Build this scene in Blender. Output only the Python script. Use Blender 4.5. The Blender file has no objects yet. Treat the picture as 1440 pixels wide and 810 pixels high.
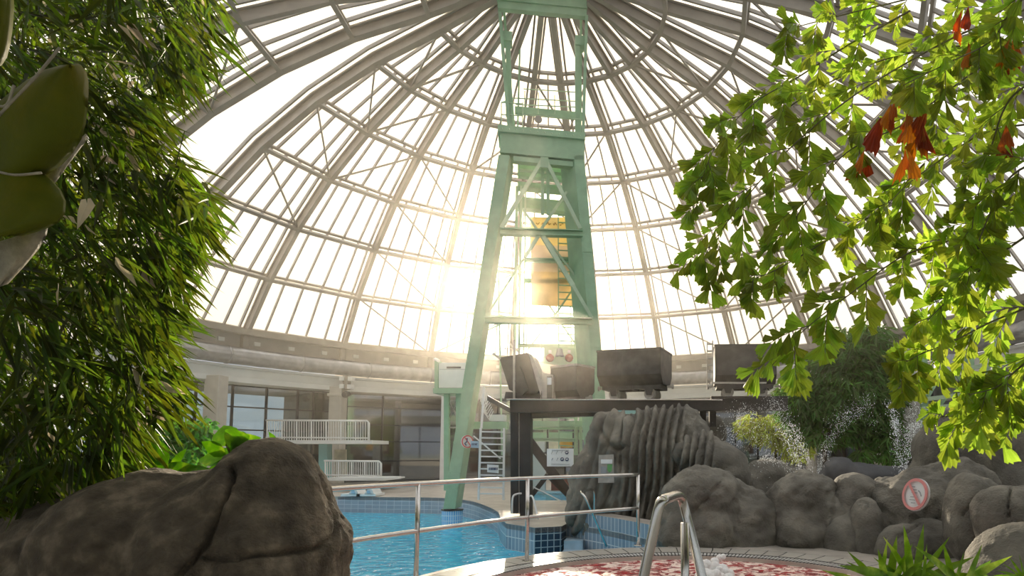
import bpy, bmesh, math, random
import numpy as np
from mathutils import Vector, Matrix, noise
from math import sin, cos, pi, radians as R, sqrt, atan2, hypot
random.seed(7); rng = random.Random(11)
S = bpy.context.scene
COL = S.collection
# ---------------------------------------------------------------- camera
FP = 850.0; PPX = 903.0; PPY = 573.0; PITCH = 0.0748; EYE = 1.4
cd = bpy.data.cameras.new('camera'); cam = bpy.data.objects.new('camera', cd); COL.objects.link(cam)
cam.location = (0, 0, EYE); cam.rotation_euler = (pi / 2 + PITCH, 0, 0)
cd.sensor_fit = 'HORIZONTAL'; cd.sensor_width = 36; cd.lens = 36 * FP / 1440
cd.shift_x = (720 - PPX) / 1440; cd.shift_y = (PPY - 405) / 1440
cd.clip_start = 0.05; cd.clip_end = 2000
S.camera = cam
# ---------------------------------------------------------------- light
SUN_AZ = math.atan2(735 - PPX, FP); SUN_EL = R(15.2)
sd = Vector((sin(SUN_AZ) * cos(SUN_EL), cos(SUN_AZ) * cos(SUN_EL), sin(SUN_EL)))
W = bpy.data.worlds.new('sky'); S.world = W; W.use_nodes = True
nt = W.node_tree; nt.nodes.clear()
def N(nt, t, **k):
    n = nt.nodes.new(t)
    for a, b in k.items():
        if a.startswith('i_'):
            key = a[2:]; n.inputs[int(key) if key.isdigit() else key].default_value = b
        else: setattr(n, a, b)
    return n
out = N(nt, 'ShaderNodeOutputWorld'); bg = N(nt, 'ShaderNodeBackground', i_Strength=1.0)
tc = N(nt, 'ShaderNodeTexCoord'); dot = N(nt, 'ShaderNodeVectorMath', operation='DOT_PRODUCT'); dot.inputs[1].default_value = sd
nt.links.new(tc.outputs['Generated'], dot.inputs[0])
def ramp(nt, src, pts, interp='LINEAR'):
    r = N(nt, 'ShaderNodeValToRGB'); r.color_ramp.interpolation = interp
    el = r.color_ramp.elements
    while len(el) > 1: el.remove(el[-1])
    el[0].position = pts[0][0]; el[0].color = (*pts[0][1], 1)
    for p, c in pts[1:]:
        e = el.new(p); e.color = (*c, 1)
    nt.links.new(src, r.inputs[0]); return r
SKY = 1.6; HAZE = .003
rp = ramp(nt, dot.outputs['Value'], [(0.0, (.70, .69, .68)), (.55, (.76, .75, .72)), (.80, (.86, .80, .69)), (.93, (1.0, .82, .56)), (.985, (1.0, .84, .55)), (1, (1, .93, .75))])
mp = N(nt, 'ShaderNodeMath', operation='POWER', i_1=60.0, use_clamp=False)
mx = N(nt, 'ShaderNodeMath', operation='MAXIMUM', i_1=0.0)
nt.links.new(dot.outputs['Value'], mx.inputs[0]); nt.links.new(mx.outputs[0], mp.inputs[0])
mm = N(nt, 'ShaderNodeMath', operation='MULTIPLY_ADD', i_1=5.0, i_2=SKY)
nt.links.new(mp.outputs[0], mm.inputs[0])
cl = N(nt, 'ShaderNodeTexNoise', i_Scale=2.2, i_Detail=3.0); nt.links.new(tc.outputs['Generated'], cl.inputs['Vector'])
cr = ramp(nt, cl.outputs['Fac'], [(.35, (.86, .88, .92)), (.6, (1, 1, 1))])
mc = N(nt, 'ShaderNodeMixRGB', blend_type='MULTIPLY', i_Fac=1.0)
nt.links.new(rp.outputs[0], mc.inputs[1]); nt.links.new(cr.outputs[0], mc.inputs[2])
sx = N(nt, 'ShaderNodeSeparateXYZ'); nt.links.new(tc.outputs['Generated'], sx.inputs[0])
zr = ramp(nt, sx.outputs['Z'], [(.0, (.50, .51, .53)), (.22, (.58, .585, .60)), (.42, (.80, .80, .80)), (.62, (1, 1, 1))])
mz = N(nt, 'ShaderNodeMixRGB', blend_type='MULTIPLY', i_Fac=1.0); nt.links.new(mc.outputs[0], mz.inputs[1]); nt.links.new(zr.outputs[0], mz.inputs[2]); mc = mz
nt.links.new(mc.outputs[0], bg.inputs['Color']); nt.links.new(mm.outputs[0], bg.inputs['Strength']); nt.links.new(bg.outputs[0], out.inputs[0])
ld = bpy.data.lights.new('sun', 'SUN'); ld.energy = 7.0; ld.color = (1.0, .84, .62); ld.angle = R(1.6)
lo = bpy.data.objects.new('sun', ld); COL.objects.link(lo); lo.rotation_euler = (-sd).to_track_quat('-Z', 'Y').to_euler()
vs = S.view_settings; vs.view_transform = 'Standard'; vs.look = 'None'; vs.gamma = 1; vs.use_curve_mapping = False
S.display_settings.display_device = 'sRGB'; vs.exposure = 0.5
S.cycles.max_bounces = 10; S.cycles.transparent_max_bounces = 24; S.cycles.diffuse_bounces = 4
S.cycles.sample_clamp_indirect = 6; S.cycles.caustics_reflective = False; S.cycles.caustics_refractive = False
S.cycles.use_denoising = True
# ---------------------------------------------------------------- pixel <-> world
CP, SP = cos(PITCH), sin(PITCH)
def ray(px, py):                      # direction with unit world-Y
    u = (px - PPX) / FP; v = -(py - PPY) / FP
    y = CP - v * SP; z = SP + v * CP
    return Vector((u / y, 1.0, z / y))
def P(px, py, d): r = ray(px, py); return Vector((r.x * d, d, EYE + r.z * d))
def G(px, py, z=0.0):
    r = ray(px, py); d = (z - EYE) / r.z; return Vector((r.x * d, d, z))
def proj(p):
    y = p[1] * CP + (p[2] - EYE) * SP; z = -p[1] * SP + (p[2] - EYE) * CP
    return PPX + FP * p[0] / y, PPY - FP * z / y
# ---------------------------------------------------------------- materials
def M(name, c, rough=.6, metal=0.0, var=.12, scale=4.0, bump=0.0, bscale=30.0, c2=None, transl=0.0, spec=.5, isl=0.0, coat=0.0, coords='Object', tv=1.7, bdist=.02, mid=0.0, sat=1.08):
    m = bpy.data.materials.new(name); m.use_nodes = True; nt = m.node_tree; nt.nodes.clear()
    o = N(nt, 'ShaderNodeOutputMaterial'); b = N(nt, 'ShaderNodeBsdfPrincipled')
    b.inputs['Roughness'].default_value = rough; b.inputs['Metallic'].default_value = metal
    b.inputs['Specular IOR Level'].default_value = spec; b.inputs['Coat Weight'].default_value = coat
    tc = N(nt, 'ShaderNodeTexCoord'); nz = N(nt, 'ShaderNodeTexNoise', i_Scale=scale, i_Detail=5.0)
    nt.links.new(tc.outputs[coords], nz.inputs['Vector'])
    c2 = c2 or tuple(min(1, x * (1 + 2.2 * var)) for x in c); c1 = tuple(x * (1 - 1.6 * var) for x in c)
    r = ramp(nt, nz.outputs['Fac'], [(.3, c1), (.52, c), (.72, c2)])
    col = r.outputs[0]
    if isl:
        g = N(nt, 'ShaderNodeNewGeometry'); h = N(nt, 'ShaderNodeHueSaturation')
        ma = N(nt, 'ShaderNodeMapRange', i_3=1 - isl, i_4=1 + isl); nt.links.new(g.outputs['Random Per Island'], ma.inputs[0])
        nt.links.new(ma.outputs[0], h.inputs['Value']); mh = N(nt, 'ShaderNodeMapRange', i_3=.5 - isl * .06, i_4=.5 + isl * .05)
        nt.links.new(g.outputs['Random Per Island'], mh.inputs[0]); nt.links.new(mh.outputs[0], h.inputs['Hue'])
        nt.links.new(col, h.inputs['Color']); col = h.outputs[0]
    nt.links.new(col, b.inputs['Base Color'])
    if bump:
        n2 = N(nt, 'ShaderNodeTexNoise', i_Scale=bscale, i_Detail=6.0, i_Roughness=.6); nt.links.new(tc.outputs[coords], n2.inputs['Vector'])
        bp = N(nt, 'ShaderNodeBump', i_Strength=bump, i_Distance=bdist); nt.links.new(n2.outputs['Fac'], bp.inputs['Height']); nt.links.new(bp.outputs[0], b.inputs['Normal'])
    if mid:      # broad creases and pits
        n4 = N(nt, 'ShaderNodeTexNoise', i_Scale=mid, i_Detail=4.0, i_Roughness=.55, i_Distortion=.8); nt.links.new(tc.outputs[coords], n4.inputs['Vector'])
        b4 = N(nt, 'ShaderNodeBump', i_Strength=.7, i_Distance=.09); nt.links.new(n4.outputs['Fac'], b4.inputs['Height']); nt.links.new(b4.outputs[0], bp.inputs['Normal'])
    sh = b.outputs[0]
    if transl:
        t = N(nt, 'ShaderNodeBsdfTranslucent'); ms = N(nt, 'ShaderNodeMixShader', i_0=transl)
        hs = N(nt, 'ShaderNodeHueSaturation', i_Saturation=sat, i_Value=tv); nt.links.new(col, hs.inputs['Color']); nt.links.new(hs.outputs[0], t.inputs[0])
        nt.links.new(sh, ms.inputs[1]); nt.links.new(t.outputs[0], ms.inputs[2]); sh = ms.outputs[0]
    nt.links.new(sh, o.inputs[0]); m.diffuse_color = (*c, 1)
    return m
def Mtile(name, c1, c2, mortar, sx, sy, rough=.25):
    m = bpy.data.materials.new(name); m.use_nodes = True; nt = m.node_tree; b = nt.nodes['Principled BSDF']
    uv = N(nt, 'ShaderNodeUVMap'); br = N(nt, 'ShaderNodeTexBrick', offset=0.0, i_Scale=1.0)
    br.inputs['Color1'].default_value = (*c1, 1); br.inputs['Color2'].default_value = (*c2, 1); br.inputs['Mortar'].default_value = (*mortar, 1)
    br.inputs['Brick Width'].default_value = sx; br.inputs['Row Height'].default_value = sy; br.inputs['Mortar Size'].default_value = .009
    nt.links.new(uv.outputs[0], br.inputs['Vector']); nt.links.new(br.outputs['Color'], b.inputs['Base Color']); b.inputs['Roughness'].default_value = rough
    bp = N(nt, 'ShaderNodeBump', i_Strength=.3, i_Distance=.01, invert=True); nt.links.new(br.outputs['Fac'], bp.inputs['Height']); nt.links.new(bp.outputs[0], b.inputs['Normal'])
    return m
def Mglass(name, tint, tr, rough=.35, diff=None):
    m = bpy.data.materials.new(name); m.use_nodes = True; nt = m.node_tree; nt.nodes.clear(); o = N(nt, 'ShaderNodeOutputMaterial')
    t = N(nt, 'ShaderNodeBsdfTransparent'); t.inputs[0].default_value = (*tint, 1)
    if diff is None:
        g = N(nt, 'ShaderNodeBsdfGlossy', i_Roughness=rough); g.inputs[0].default_value = (.9, .95, 1, 1)
    else:
        g = N(nt, 'ShaderNodeBsdfTranslucent'); g.inputs[0].default_value = (*diff, 1)
    x = N(nt, 'ShaderNodeMixShader', i_0=1 - tr); nt.links.new(t.outputs[0], x.inputs[1]); nt.links.new(g.outputs[0], x.inputs[2])
    nt.links.new(x.outputs[0], o.inputs[0]); return m
def Mwater(name, c, c2, bscale, bstr, foam=None, fth=(.56, .62), fscale=9):
    m = bpy.data.materials.new(name); m.use_nodes = True; nt = m.node_tree; b = nt.nodes['Principled BSDF']
    tc = N(nt, 'ShaderNodeTexCoord'); mpp = N(nt, 'ShaderNodeMapping'); mpp.inputs['Scale'].default_value = (1, 1.0, 1); nt.links.new(tc.outputs['Object'], mpp.inputs[0])
    n1 = N(nt, 'ShaderNodeTexNoise', i_Scale=bscale, i_Detail=4.0, i_Distortion=.6); nt.links.new(mpp.outputs[0], n1.inputs['Vector'])
    r = ramp(nt, n1.outputs['Fac'], [(.35, c), (.65, c2)]); col = r.outputs[0]
    b.inputs['Roughness'].default_value = .06; b.inputs['IOR'].default_value = 1.33
    if foam:
        n3 = N(nt, 'ShaderNodeTexNoise', i_Scale=fscale, i_Detail=6.0, i_Roughness=.7, i_Distortion=1.0); nt.links.new(mpp.outputs[0], n3.inputs['Vector'])
        fr = ramp(nt, n3.outputs['Fac'], [(fth[0], (0, 0, 0)), (fth[1], (1, 1, 1))])
        x = N(nt, 'ShaderNodeMixRGB'); x.inputs[2].default_value = (*foam, 1); nt.links.new(fr.outputs[0], x.inputs[0]); nt.links.new(col, x.inputs[1]); col = x.outputs[0]
        rr = N(nt, 'ShaderNodeMapRange', i_3=.06, i_4=.55); nt.links.new(fr.outputs[0], rr.inputs[0]); nt.links.new(rr.outputs[0], b.inputs['Roughness'])
    nt.links.new(col, b.inputs['Base Color'])
    bp = N(nt, 'ShaderNodeBump', i_Strength=bstr, i_Distance=.06); nt.links.new(n1.outputs['Fac'], bp.inputs['Height']); nt.links.new(bp.outputs[0], b.inputs['Normal'])
    return m
m_frame = M('dome steel', (.29, .268, .235), .45, .0, .08, 2)
m_green = M('green painted steel', (.28, .46, .295), .5, .0, .07, 3, .08, 60)
m_greenl = M('pale green painted steel', (.42, .56, .40), .55, .0, .07, 3)
m_glassd = Mglass('dome glazing', (.97, .97, .97), .86, diff=(.95, .95, .95))
m_fascia = M('white fascia', (.72, .73, .71), .5, 0, .04, 1)
m_wallg = M('grey wall band', (.42, .40, .38), .7, 0, .06, 2)
m_duct = M('galvanised duct', (.36, .37, .38), .32, .75, .12, 3, .15, 90)
m_col = M('beige concrete column', (.55, .52, .46), .7, 0, .05, 3)
m_dark = M('dark window frame', (.03, .03, .035), .4)
m_inner = M('dim room wall', (.10, .09, .08), .8, 0, .2, 1.5)  # dark base colour stands in for the dimness of the rooms
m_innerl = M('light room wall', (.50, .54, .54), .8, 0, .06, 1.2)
m_win = Mglass('window glass', (.8, .86, .88), .80, .05)
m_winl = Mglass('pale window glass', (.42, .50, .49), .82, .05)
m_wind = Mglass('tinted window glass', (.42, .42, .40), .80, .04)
m_steel = M('brushed stainless steel', (.62, .60, .57), .22, 1.0, .05, 8)
m_white = M('white painted metal', (.74, .75, .74), .4, 0, .03, 4)
m_rock = M('cast concrete rock', (.155, .146, .122), .8, 0, .30, 2.2, .9, 34, c2=(.27, .255, .21), mid=2.6, bdist=.022)
m_rockf = M('brown cast rock', (.155, .122, .08), .75, 0, .34, 9.0, 1.0, 75, c2=(.36, .29, .20), mid=4, bdist=.022)
m_rockd = M('dark slate rock', (.085, .088, .095), .8, 0, .2, 2, .4, 20)
m_crack = M('crack shade', (.02, .018, .016), .95)
m_black = M('black steel beam', (.030, .026, .024), .55, 0, .25, 3, .25, 30)
m_wagon = M('mine wagon steel', (.075, .070, .064), .6, .2, .2, 5, .2, 50)
m_wagonl = M('worn wagon rim', (.42, .40, .37), .5, .4, .1, 9)
m_wood = M('old oak planks', (.16, .12, .09), .8, 0, .2, 8)
m_deck = M('wet beige deck', (.47, .43, .38), .35, 0, .12, 2.5, .05, 40)
m_tile = Mtile('grey blue tiles', (.20, .28, .36), (.27, .35, .43), (.62, .66, .68), .125, .25)
m_tilef = Mtile('far grey tiles', (.30, .34, .40), (.36, .40, .46), (.55, .56, .6), .25, .125)
m_tiled = Mtile('dark blue tiles', (.018, .035, .065), (.025, .05, .085), (.35, .42, .45), .125, .125)
m_tileb = Mtile('light blue tiles', (.16, .42, .72), (.24, .50, .80), (.6, .75, .85), .06, .14)
m_rim = Mtile('rim slab tiles', (.50, .47, .42), (.56, .53, .47), (.14, .13, .12), .25, .42)
m_grate = Mtile('overflow grating', (.60, .59, .56), (.64, .63, .60), (.08, .08, .08), .055, .19)
m_water = Mwater('pool water', (.015, .36, .62), (.06, .56, .80), 4.5, .55, foam=(.75, .90, .95), fth=(.60, .68), fscale=7)
m_waterf = Mwater('far pool water', (.03, .34, .58), (.12, .50, .72), 3, .3)
m_red = Mwater('red lit whirlpool water', (.30, .008, .02), (.55, .03, .04), 7, .9, foam=(.95, .80, .71), fth=(.46, .55), fscale=6)  # red lighting is painted into the water colour, no lamp below
m_foam = M('white foam', (.9, .9, .9), .6, 0, .05, 20, .4, 30)
m_bam = M('bamboo leaf', (.022, .034, .004), .5, 0, .25, 3, isl=.55, transl=.40, c2=(.05, .066, .007), tv=7.5, spec=.25)
m_bamd = M('dry bamboo leaf', (.50, .42, .30), .5, 0, .15, 3, isl=.3, transl=.3)
m_cane = M('bamboo cane', (.12, .13, .04), .5, 0, .2, 5)
m_palm = M('fishtail leaf', (.23, .33, .025), .33, 0, .28, 4, isl=.4, transl=.5, c2=(.38, .46, .05), tv=2.0, sat=1.0)
m_palmd = M('dead fishtail leaf', (.45, .13, .03), .6, 0, .25, 6, isl=.4, transl=.4)
m_rach = M('palm stalk', (.13, .12, .05), .5, 0, .2, 5)
m_big = M('broad ficus leaf', (.15, .17, .015), .5, 0, .2, 5, c2=(.23, .21, .02), transl=.3, bump=.12, bscale=60, spec=.15)
m_bige = M('leaf underside pale', (.42, .38, .28), .5, 0, .2, 30, .5, 50)
m_poth = M('broad green leaf', (.10, .25, .02), .33, 0, .3, 9, isl=.5, transl=.35, c2=(.34, .46, .05))
m_fern = M('strap leaf', (.13, .25, .02), .33, 0, .3, 7, isl=.6, transl=.45, c2=(.42, .52, .10))
m_treef = M('distant bamboo foliage', (.08, .165, .025), .5, 0, .3, 2, isl=.5, transl=.35, c2=(.11, .22, .04))
m_yel = M('yellow green foliage', (.30, .34, .05), .5, 0, .3, 2, isl=.5, transl=.4)
m_shrub = M('shrub leaf', (.12, .27, .05), .4, 0, .3, 4, isl=.5, transl=.35)
m_trunk = M('tree trunk', (.11, .085, .06), .8, 0, .2, 5)
m_sign = M('white sign face', (.80, .82, .83), .4, 0, .02, 4)
m_signr = M('red sign ring', (.62, .09, .10), .4, 0, .04, 4)
m_pink = M('faded red ring', (.72, .27, .26), .45, 0, .04, 4)
m_ink = M('dark blue print', (.03, .06, .14), .5)
m_gray = M('grey print', (.30, .32, .34), .5)
m_blues = M('blue sign face', (.35, .52, .66), .4, 0, .03, 4)
m_yband = M('yellow banner cloth', (.76, .63, .30), .6, 0, .10, 1.5, transl=.45, tv=1.25, sat=.9)
m_pband = M('tan banner picture', (.70, .58, .42), .6, 0, .14, 1.2, transl=.45, tv=1.2, sat=.8)
m_redl = M('red lamp lens', (.36, .07, .04), .3)
m_teal = M('teal facade panel', (.22, .46, .45), .5, 0, .05, 1)
m_ground = M('outdoor ground', (.34, .36, .30), .9, 0, .1, .05)
m_hill = M('hazy spoil heap', (.50, .56, .64), 1, 0, .04, .01)  # distance haze put into the heap's pale blue base colour
m_drop = M('water droplets', (.93, .95, .97), .15, 0, .02, 4, transl=.45)
m_yobj = M('orange canvas', (.85, .45, .05), .6)
# ---------------------------------------------------------------- mesh builder
ORG = {}
class MB:
    def __init__(s): s.v = []; s.f = []; s.uv = {}; s.mi = []
    def add(s, vs, fs, uvs=None, mi=0):
        b = len(s.v); s.v += [tuple(x) for x in vs]
        for i, f in enumerate(fs):
            if uvs: s.uv[len(s.f)] = uvs[i]
            s.f.append([b + j for j in f]); s.mi.append(mi)
        return s
    def hexa(s, c, mi=0):     # 8 corners: bottom 4 ccw, top 4 ccw
        return s.add(c, [(3, 2, 1, 0), (4, 5, 6, 7), (0, 1, 5, 4), (1, 2, 6, 5), (2, 3, 7, 6), (3, 0, 4, 7)], mi=mi)
    def box(s, a, b, mi=0):
        (x0, y0, z0), (x1, y1, z1) = a, b
        return s.hexa([(x0, y0, z0), (x1, y0, z0), (x1, y1, z0), (x0, y1, z0), (x0, y0, z1), (x1, y0, z1), (x1, y1, z1), (x0, y1, z1)], mi)
    def beam(s, p, q, w, h, up=(0, 0, 1), w2=None, h2=None, mi=0):
        p, q = Vector(p), Vector(q); d = (q - p).normalized(); u = Vector(up)
        x = d.cross(u)
        if x.length < 1e-4: x = d.cross(Vector((0, 1, 0)))
        x.normalize(); y = x.cross(d).normalized()
        w2 = w if w2 is None else w2; h2 = h if h2 is None else h2
        c = []
        for o, ww, hh in ((p, w, h), (q, w2, h2)):
            for a, b in ((-1, -1), (1, -1), (1, 1), (-1, 1)): c.append(o + x * a * ww / 2 + y * b * hh / 2)
        return s.hexa(c, mi)
    def ibeam(s, p, q, w, h, up=(0, 0, 1), t=.03, mi=0):
        p, q = Vector(p), Vector(q); d = (q - p).normalized(); u = Vector(up); x = d.cross(u).normalized(); y = x.cross(d)
        s.beam(p, q, t, h, up, mi=mi)
        for k in (-1, 1): s.beam(p + y * k * h / 2, q + y * k * h / 2, w, t, up, mi=mi)
        return s
    def tube(s, pts, r, n=10, cap=True, mi=0):
        pts = [Vector(p) for p in pts]; rs = r if isinstance(r, (list, tuple)) else [r] * len(pts)
        ring = []; nrm = None; b = len(s.v)
        for i, p in enumerate(pts):
            d = (pts[min(i + 1, len(pts) - 1)] - pts[max(i - 1, 0)]).normalized()
            if nrm is None:
                nrm = d.cross(Vector((0, 0, 1)))
                if nrm.length < .1: nrm = d.cross(Vector((1, 0, 0)))
            nrm = (nrm - d * nrm.dot(d)).normalized(); bn = d.cross(nrm)
            for k in range(n):
                a = 2 * pi * k / n; s.v.append(tuple(p + (nrm * cos(a) + bn * sin(a)) * rs[i]))
        for i in range(len(pts) - 1):
            for k in range(n): s.f.append([b + i * n + k, b + i * n + (k + 1) % n, b + (i + 1) * n + (k + 1) % n, b + (i + 1) * n + k]); s.mi.append(mi)
        if cap:
            s.f.append([b + k for k in range(n)][::-1]); s.mi.append(mi); s.f.append([b + (len(pts) - 1) * n + k for k in range(n)]); s.mi.append(mi)
        return s
    def cyl(s, p, q, r, n=16, r2=None, mi=0): return s.tube([p, q], [r, r if r2 is None else r2], n, mi=mi)
    def lathe(s, c, prof, n=24, axis=(0, 0, 1), mi=0):
        c = Vector(c); a = Vector(axis).normalized(); x = a.orthogonal().normalized(); y = a.cross(x); b = len(s.v)
        for r, z in prof:
            for k in range(n):
                t = 2 * pi * k / n; s.v.append(tuple(c + a * z + (x * cos(t) + y * sin(t)) * max(r, 1e-4)))
        for i in range(len(prof) - 1):
            for k in range(n): s.f.append([b + i * n + k, b + i * n + (k + 1) % n, b + (i + 1) * n + (k + 1) % n, b + (i + 1) * n + k]); s.mi.append(mi)
        return s
    def ball(s, c, r, n=10, mi=0):
        return s.lathe(c, [(r * sin(pi * i / n), -r * cos(pi * i / n)) for i in range(n + 1)], n * 2, mi=mi)
    def prism(s, poly, off, mi=0):    # planar polygon (3-D points) pushed along off
        n = len(poly); off = Vector(off)
        s.add([Vector(p) for p in poly] + [Vector(p) + off for p in poly], [list(range(n))[::-1], list(range(n, 2 * n))] + [[i, (i + 1) % n, n + (i + 1) % n, n + i] for i in range(n)], mi=mi)
        return s
    def build(s, name, mat, parent=None, smooth=False, bevel=0.0):
        me = bpy.data.meshes.new(name)
        if parent is not None: org = ORG[parent.name]
        else:
            a = np.array(s.v); org = Vector(((a[:, 0].min() + a[:, 0].max()) / 2, (a[:, 1].min() + a[:, 1].max()) / 2, a[:, 2].min()))
        me.from_pydata([(x - org[0], y - org[1], z - org[2]) for x, y, z in s.v], [], s.f)
        mats = mat if isinstance(mat, (list, tuple)) else [mat]
        for m in mats: me.materials.append(m)
        if len(mats) > 1: me.polygons.foreach_set('material_index', s.mi)
        if s.uv:
            ul = me.uv_layers.new(name='UVMap')
            for fi, uvs in s.uv.items():
                for li, uv in zip(me.polygons[fi].loop_indices, uvs): ul.data[li].uv = uv
        if smooth: me.polygons.foreach_set('use_smooth', [True] * len(me.polygons))
        me.update()
        if not s.uv and len(s.f) < 4000:
            bm = bmesh.new(); bm.from_mesh(me); bmesh.ops.recalc_face_normals(bm, faces=bm.faces); bm.to_mesh(me); bm.free()
        o = bpy.data.objects.new(name, me); COL.objects.link(o)
        if parent is not None: o.parent = parent
        else: o.location = org
        ORG[o.name] = org
        if bevel:
            bv = o.modifiers.new('bevel', 'BEVEL'); bv.width = bevel; bv.segments = 2; bv.limit_method = 'ANGLE'
        return o
def thing(name, label, cat, loc, group=None, kind=None):
    o = bpy.data.objects.new(name, None); COL.objects.link(o); o.location = loc; ORG[o.name] = Vector(loc); o.empty_display_size = .2
    if label: o['label'] = label
    if cat: o['category'] = cat
    if group: o['group'] = group
    if kind: o['kind'] = kind
    return o
def tag(o, label, cat, group=None, kind=None):
    if label: o['label'] = label
    if cat: o['category'] = cat
    if group: o['group'] = group
    if kind: o['kind'] = kind
    return o
def struct(o): o['kind'] = 'structure'; return o
def spline(pts, n=8):     # Catmull-Rom through the points
    pts = [Vector(p) for p in pts]; out = []
    e = [pts[0] * 2 - pts[1]] + pts + [pts[-1] * 2 - pts[-2]]
    for i in range(1, len(e) - 2):
        a, b, c, d = e[i - 1:i + 3]
        for k in range(n):
            t = k / n; out.append(.5 * ((2 * b) + (c - a) * t + (2 * a - 5 * b + 4 * c - d) * t * t + (3 * b - a - 3 * c + d) * t ** 3))
    out.append(pts[-1]); return out
# ================================================================ DOME
D = 17.0; CX = -0.1676 * D; CY = D
RR = [r * D for r in (.209, .344, .4743, .5981, .7106, .813, .9006)]
ZZ = [z * D + EYE for z in (.7697, .7299, .673, .5991, .5092, .4056, .2894)]
HUBR, HUBZ = 1.15, ZZ[0] + .95 * .9
az = [R(-75.59) + R(15) * i for i in range(12)]        # Z, A .. K
az = [R(-102.0), R(-87.2)] + az
for i in range(1, 12): az.append(az[13] + (R(258) - az[13]) * i / 12)
NR = len(az)                                            # closed loop
def dp(a, lev, out_=0.0):
    if lev == 0: r, z = HUBR, HUBZ
    else: r, z = RR[lev - 1], ZZ[lev - 1]
    n = Vector((r, z - (EYE - .271 * D)))
    n.normalize(); r += n.x * out_; z += n.y * out_
    return Vector((CX + r * sin(a), CY + r * cos(a), z))
def dpc(a, t, out_=0.0):      # continuous level
    i = min(int(t), 6); f = t - i; return dp(a, i, out_).lerp(dp(a, i + 1, out_), f)
dome = thing('ceiling', None, None, (CX, CY, 0), kind='structure')
for i, a in enumerate(az):
    mb = MB(); wide = i in (1, 2)
    side = Vector((cos(a), -sin(a), 0))
    for L in range(7):
        p, q = dp(a, L), dp(a, L + 1)
        nn = (dp(a, L, .3) - p).normalized()
        w = .22 if wide else .155
        mb.beam(p, q, w, .10, nn); mb.beam(dp(a, L, .17), dp(a, L + 1, .17), .05, .26, nn)
        mb.beam(dp(a, L, .32), dp(a, L + 1, .32), w, .05, nn)
        for sg in ((-1, 1) if not wide else (-1, 1)):
            o = side * sg * (.17 if not wide else .22)
            mb.beam(dp(a, L, .42) + o, dp(a, L + 1, .42) + o, .06, .12, nn)
    mb.build('rib', m_frame, dome)
for L in range(1, 8):
    mb = MB(); 
    for i in range(NR):
        j = (i + 1) % NR
        if i == 1: continue
        p, q = dp(az[i], L), dp(az[j], L); nn = (dp((az[i] + (az[j] if j else az[j] + 2 * pi)) / 2, L, .3) - (p + q) / 2).normalized()
        nn = (dp(az[i], L, .3) - p + dp(az[j], L, .3) - q).normalized()
        mb.beam(p, q, .13, .14, nn); mb.beam(dp(az[i], L, .40), dp(az[j], L, .40), .09, .10, nn)
    if L == 7:
        for i in range(NR):
            p, q = dp(az[i], 7), dp(az[(i + 1) % NR], 7); mb.beam(p, q, .30, .22)
    mb.build('ring', m_frame, dome)
mb = MB(); mb.lathe((CX, CY, HUBZ - .15), [(.0, 0), (HUBR + .1, 0), (HUBR + .15, .1), (HUBR + .15, .5), (0, .5)], 48); mb.build('hub_plate', M('hub disc', (.16, .15, .14), .7), dome)
mull = MB(); braces = MB(); glz = MB()
def azmid(i, t):
    a = az[i]; b = az[(i + 1) % NR]
    if b < a: b += 2 * pi
    return a, b
for i in range(NR):
    a, b = azmid(i, 0)
    for L in range(7):
        n = [0, 1, 2, 3, 4, 4, 4][L]
        q0, q1, q2, q3 = dp(a, L, .45), dp(b, L, .45), dp(b, L + 1, .45), dp(a, L + 1, .45)
        glz.add([q0, q1, q2, q3], [(0, 1, 2, 3)])
        if i != 1:
            for k in range(1, n + 1):
                t = k / (n + 1); p, q = dp(a, L, .40).lerp(dp(b, L, .40), t), dp(a, L + 1, .40).lerp(dp(b, L + 1, .40), t)
                mull.beam(p, q, .055, .10, (dp(a, L, 1) - dp(a, L)))
    if i == 1: continue
    # diagonal rods
    m = (i - 3) % 4
    for L in range(1, 7):
        if (m == 1 and L in (3, 4, 5, 6)) or (m == 3 and L in (1, 2, 3, 4)) : p, q = dp(a, L, .05), dp(b, L + 1, .05)
        elif (m == 2 and L in (2, 5, 6)) or (m == 0 and L in (1, 2, 3)): p, q = dp(b, L, .05), dp(a, L + 1, .05)
        else: continue
        braces.beam(p, q, .055, .055, (0, 0, 1))
o = mull.build('mullion', m_frame, dome); o['kind'] = 'stuff'
braces.build('brace', m_frame, dome)
glz.build('glazing', m_glassd, dome)
# ---------------------------------------------------------------- ring wall below the dome
def cyl_pt(a, r, z): return Vector((CX + r * sin(a), CY + r * cos(a), z))
def revolve(mb, prof, a0=-pi, a1=pi, n=96, mi=0, uv=False):
    b = len(mb.v); m = len(prof)
    for k in range(n + 1):
        a = a0 + (a1 - a0) * k / n
        for r, z in prof: mb.v.append(tuple(cyl_pt(a, r, z)))
    for k in range(n):
        for i in range(m - 1):
            mb.f.append([b + k * m + i, b + (k + 1) * m + i, b + (k + 1) * m + i + 1, b + k * m + i + 1]); mb.mi.append(mi)
    return mb
R0 = RR[6]; Z0 = ZZ[6]
ring = thing('wall_ring', None, None, (CX, CY, 0), kind='structure')
revolve(MB(), [(R0 - .05, Z0), (R0 + .35, Z0 - .05), (R0 + .35, Z0 - .75), (R0 + .9, Z0 - .78)]).build('vent_band', m_wallg, ring)
revolve(MB(), [(R0 + .1, Z0 - 1.38), (R0 - .05, Z0 - 1.40), (R0 - .05, Z0 - 1.50), (R0 + .1, Z0 - 1.52), (R0 + .1, 4.48), (R0 - .02, 4.46), (R0 - .02, 4.24), (R0 + 1.5, 4.22)]).build('fascia', m_fascia, ring)
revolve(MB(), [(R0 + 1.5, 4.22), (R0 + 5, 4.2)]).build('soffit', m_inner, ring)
mb = MB()
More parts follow.
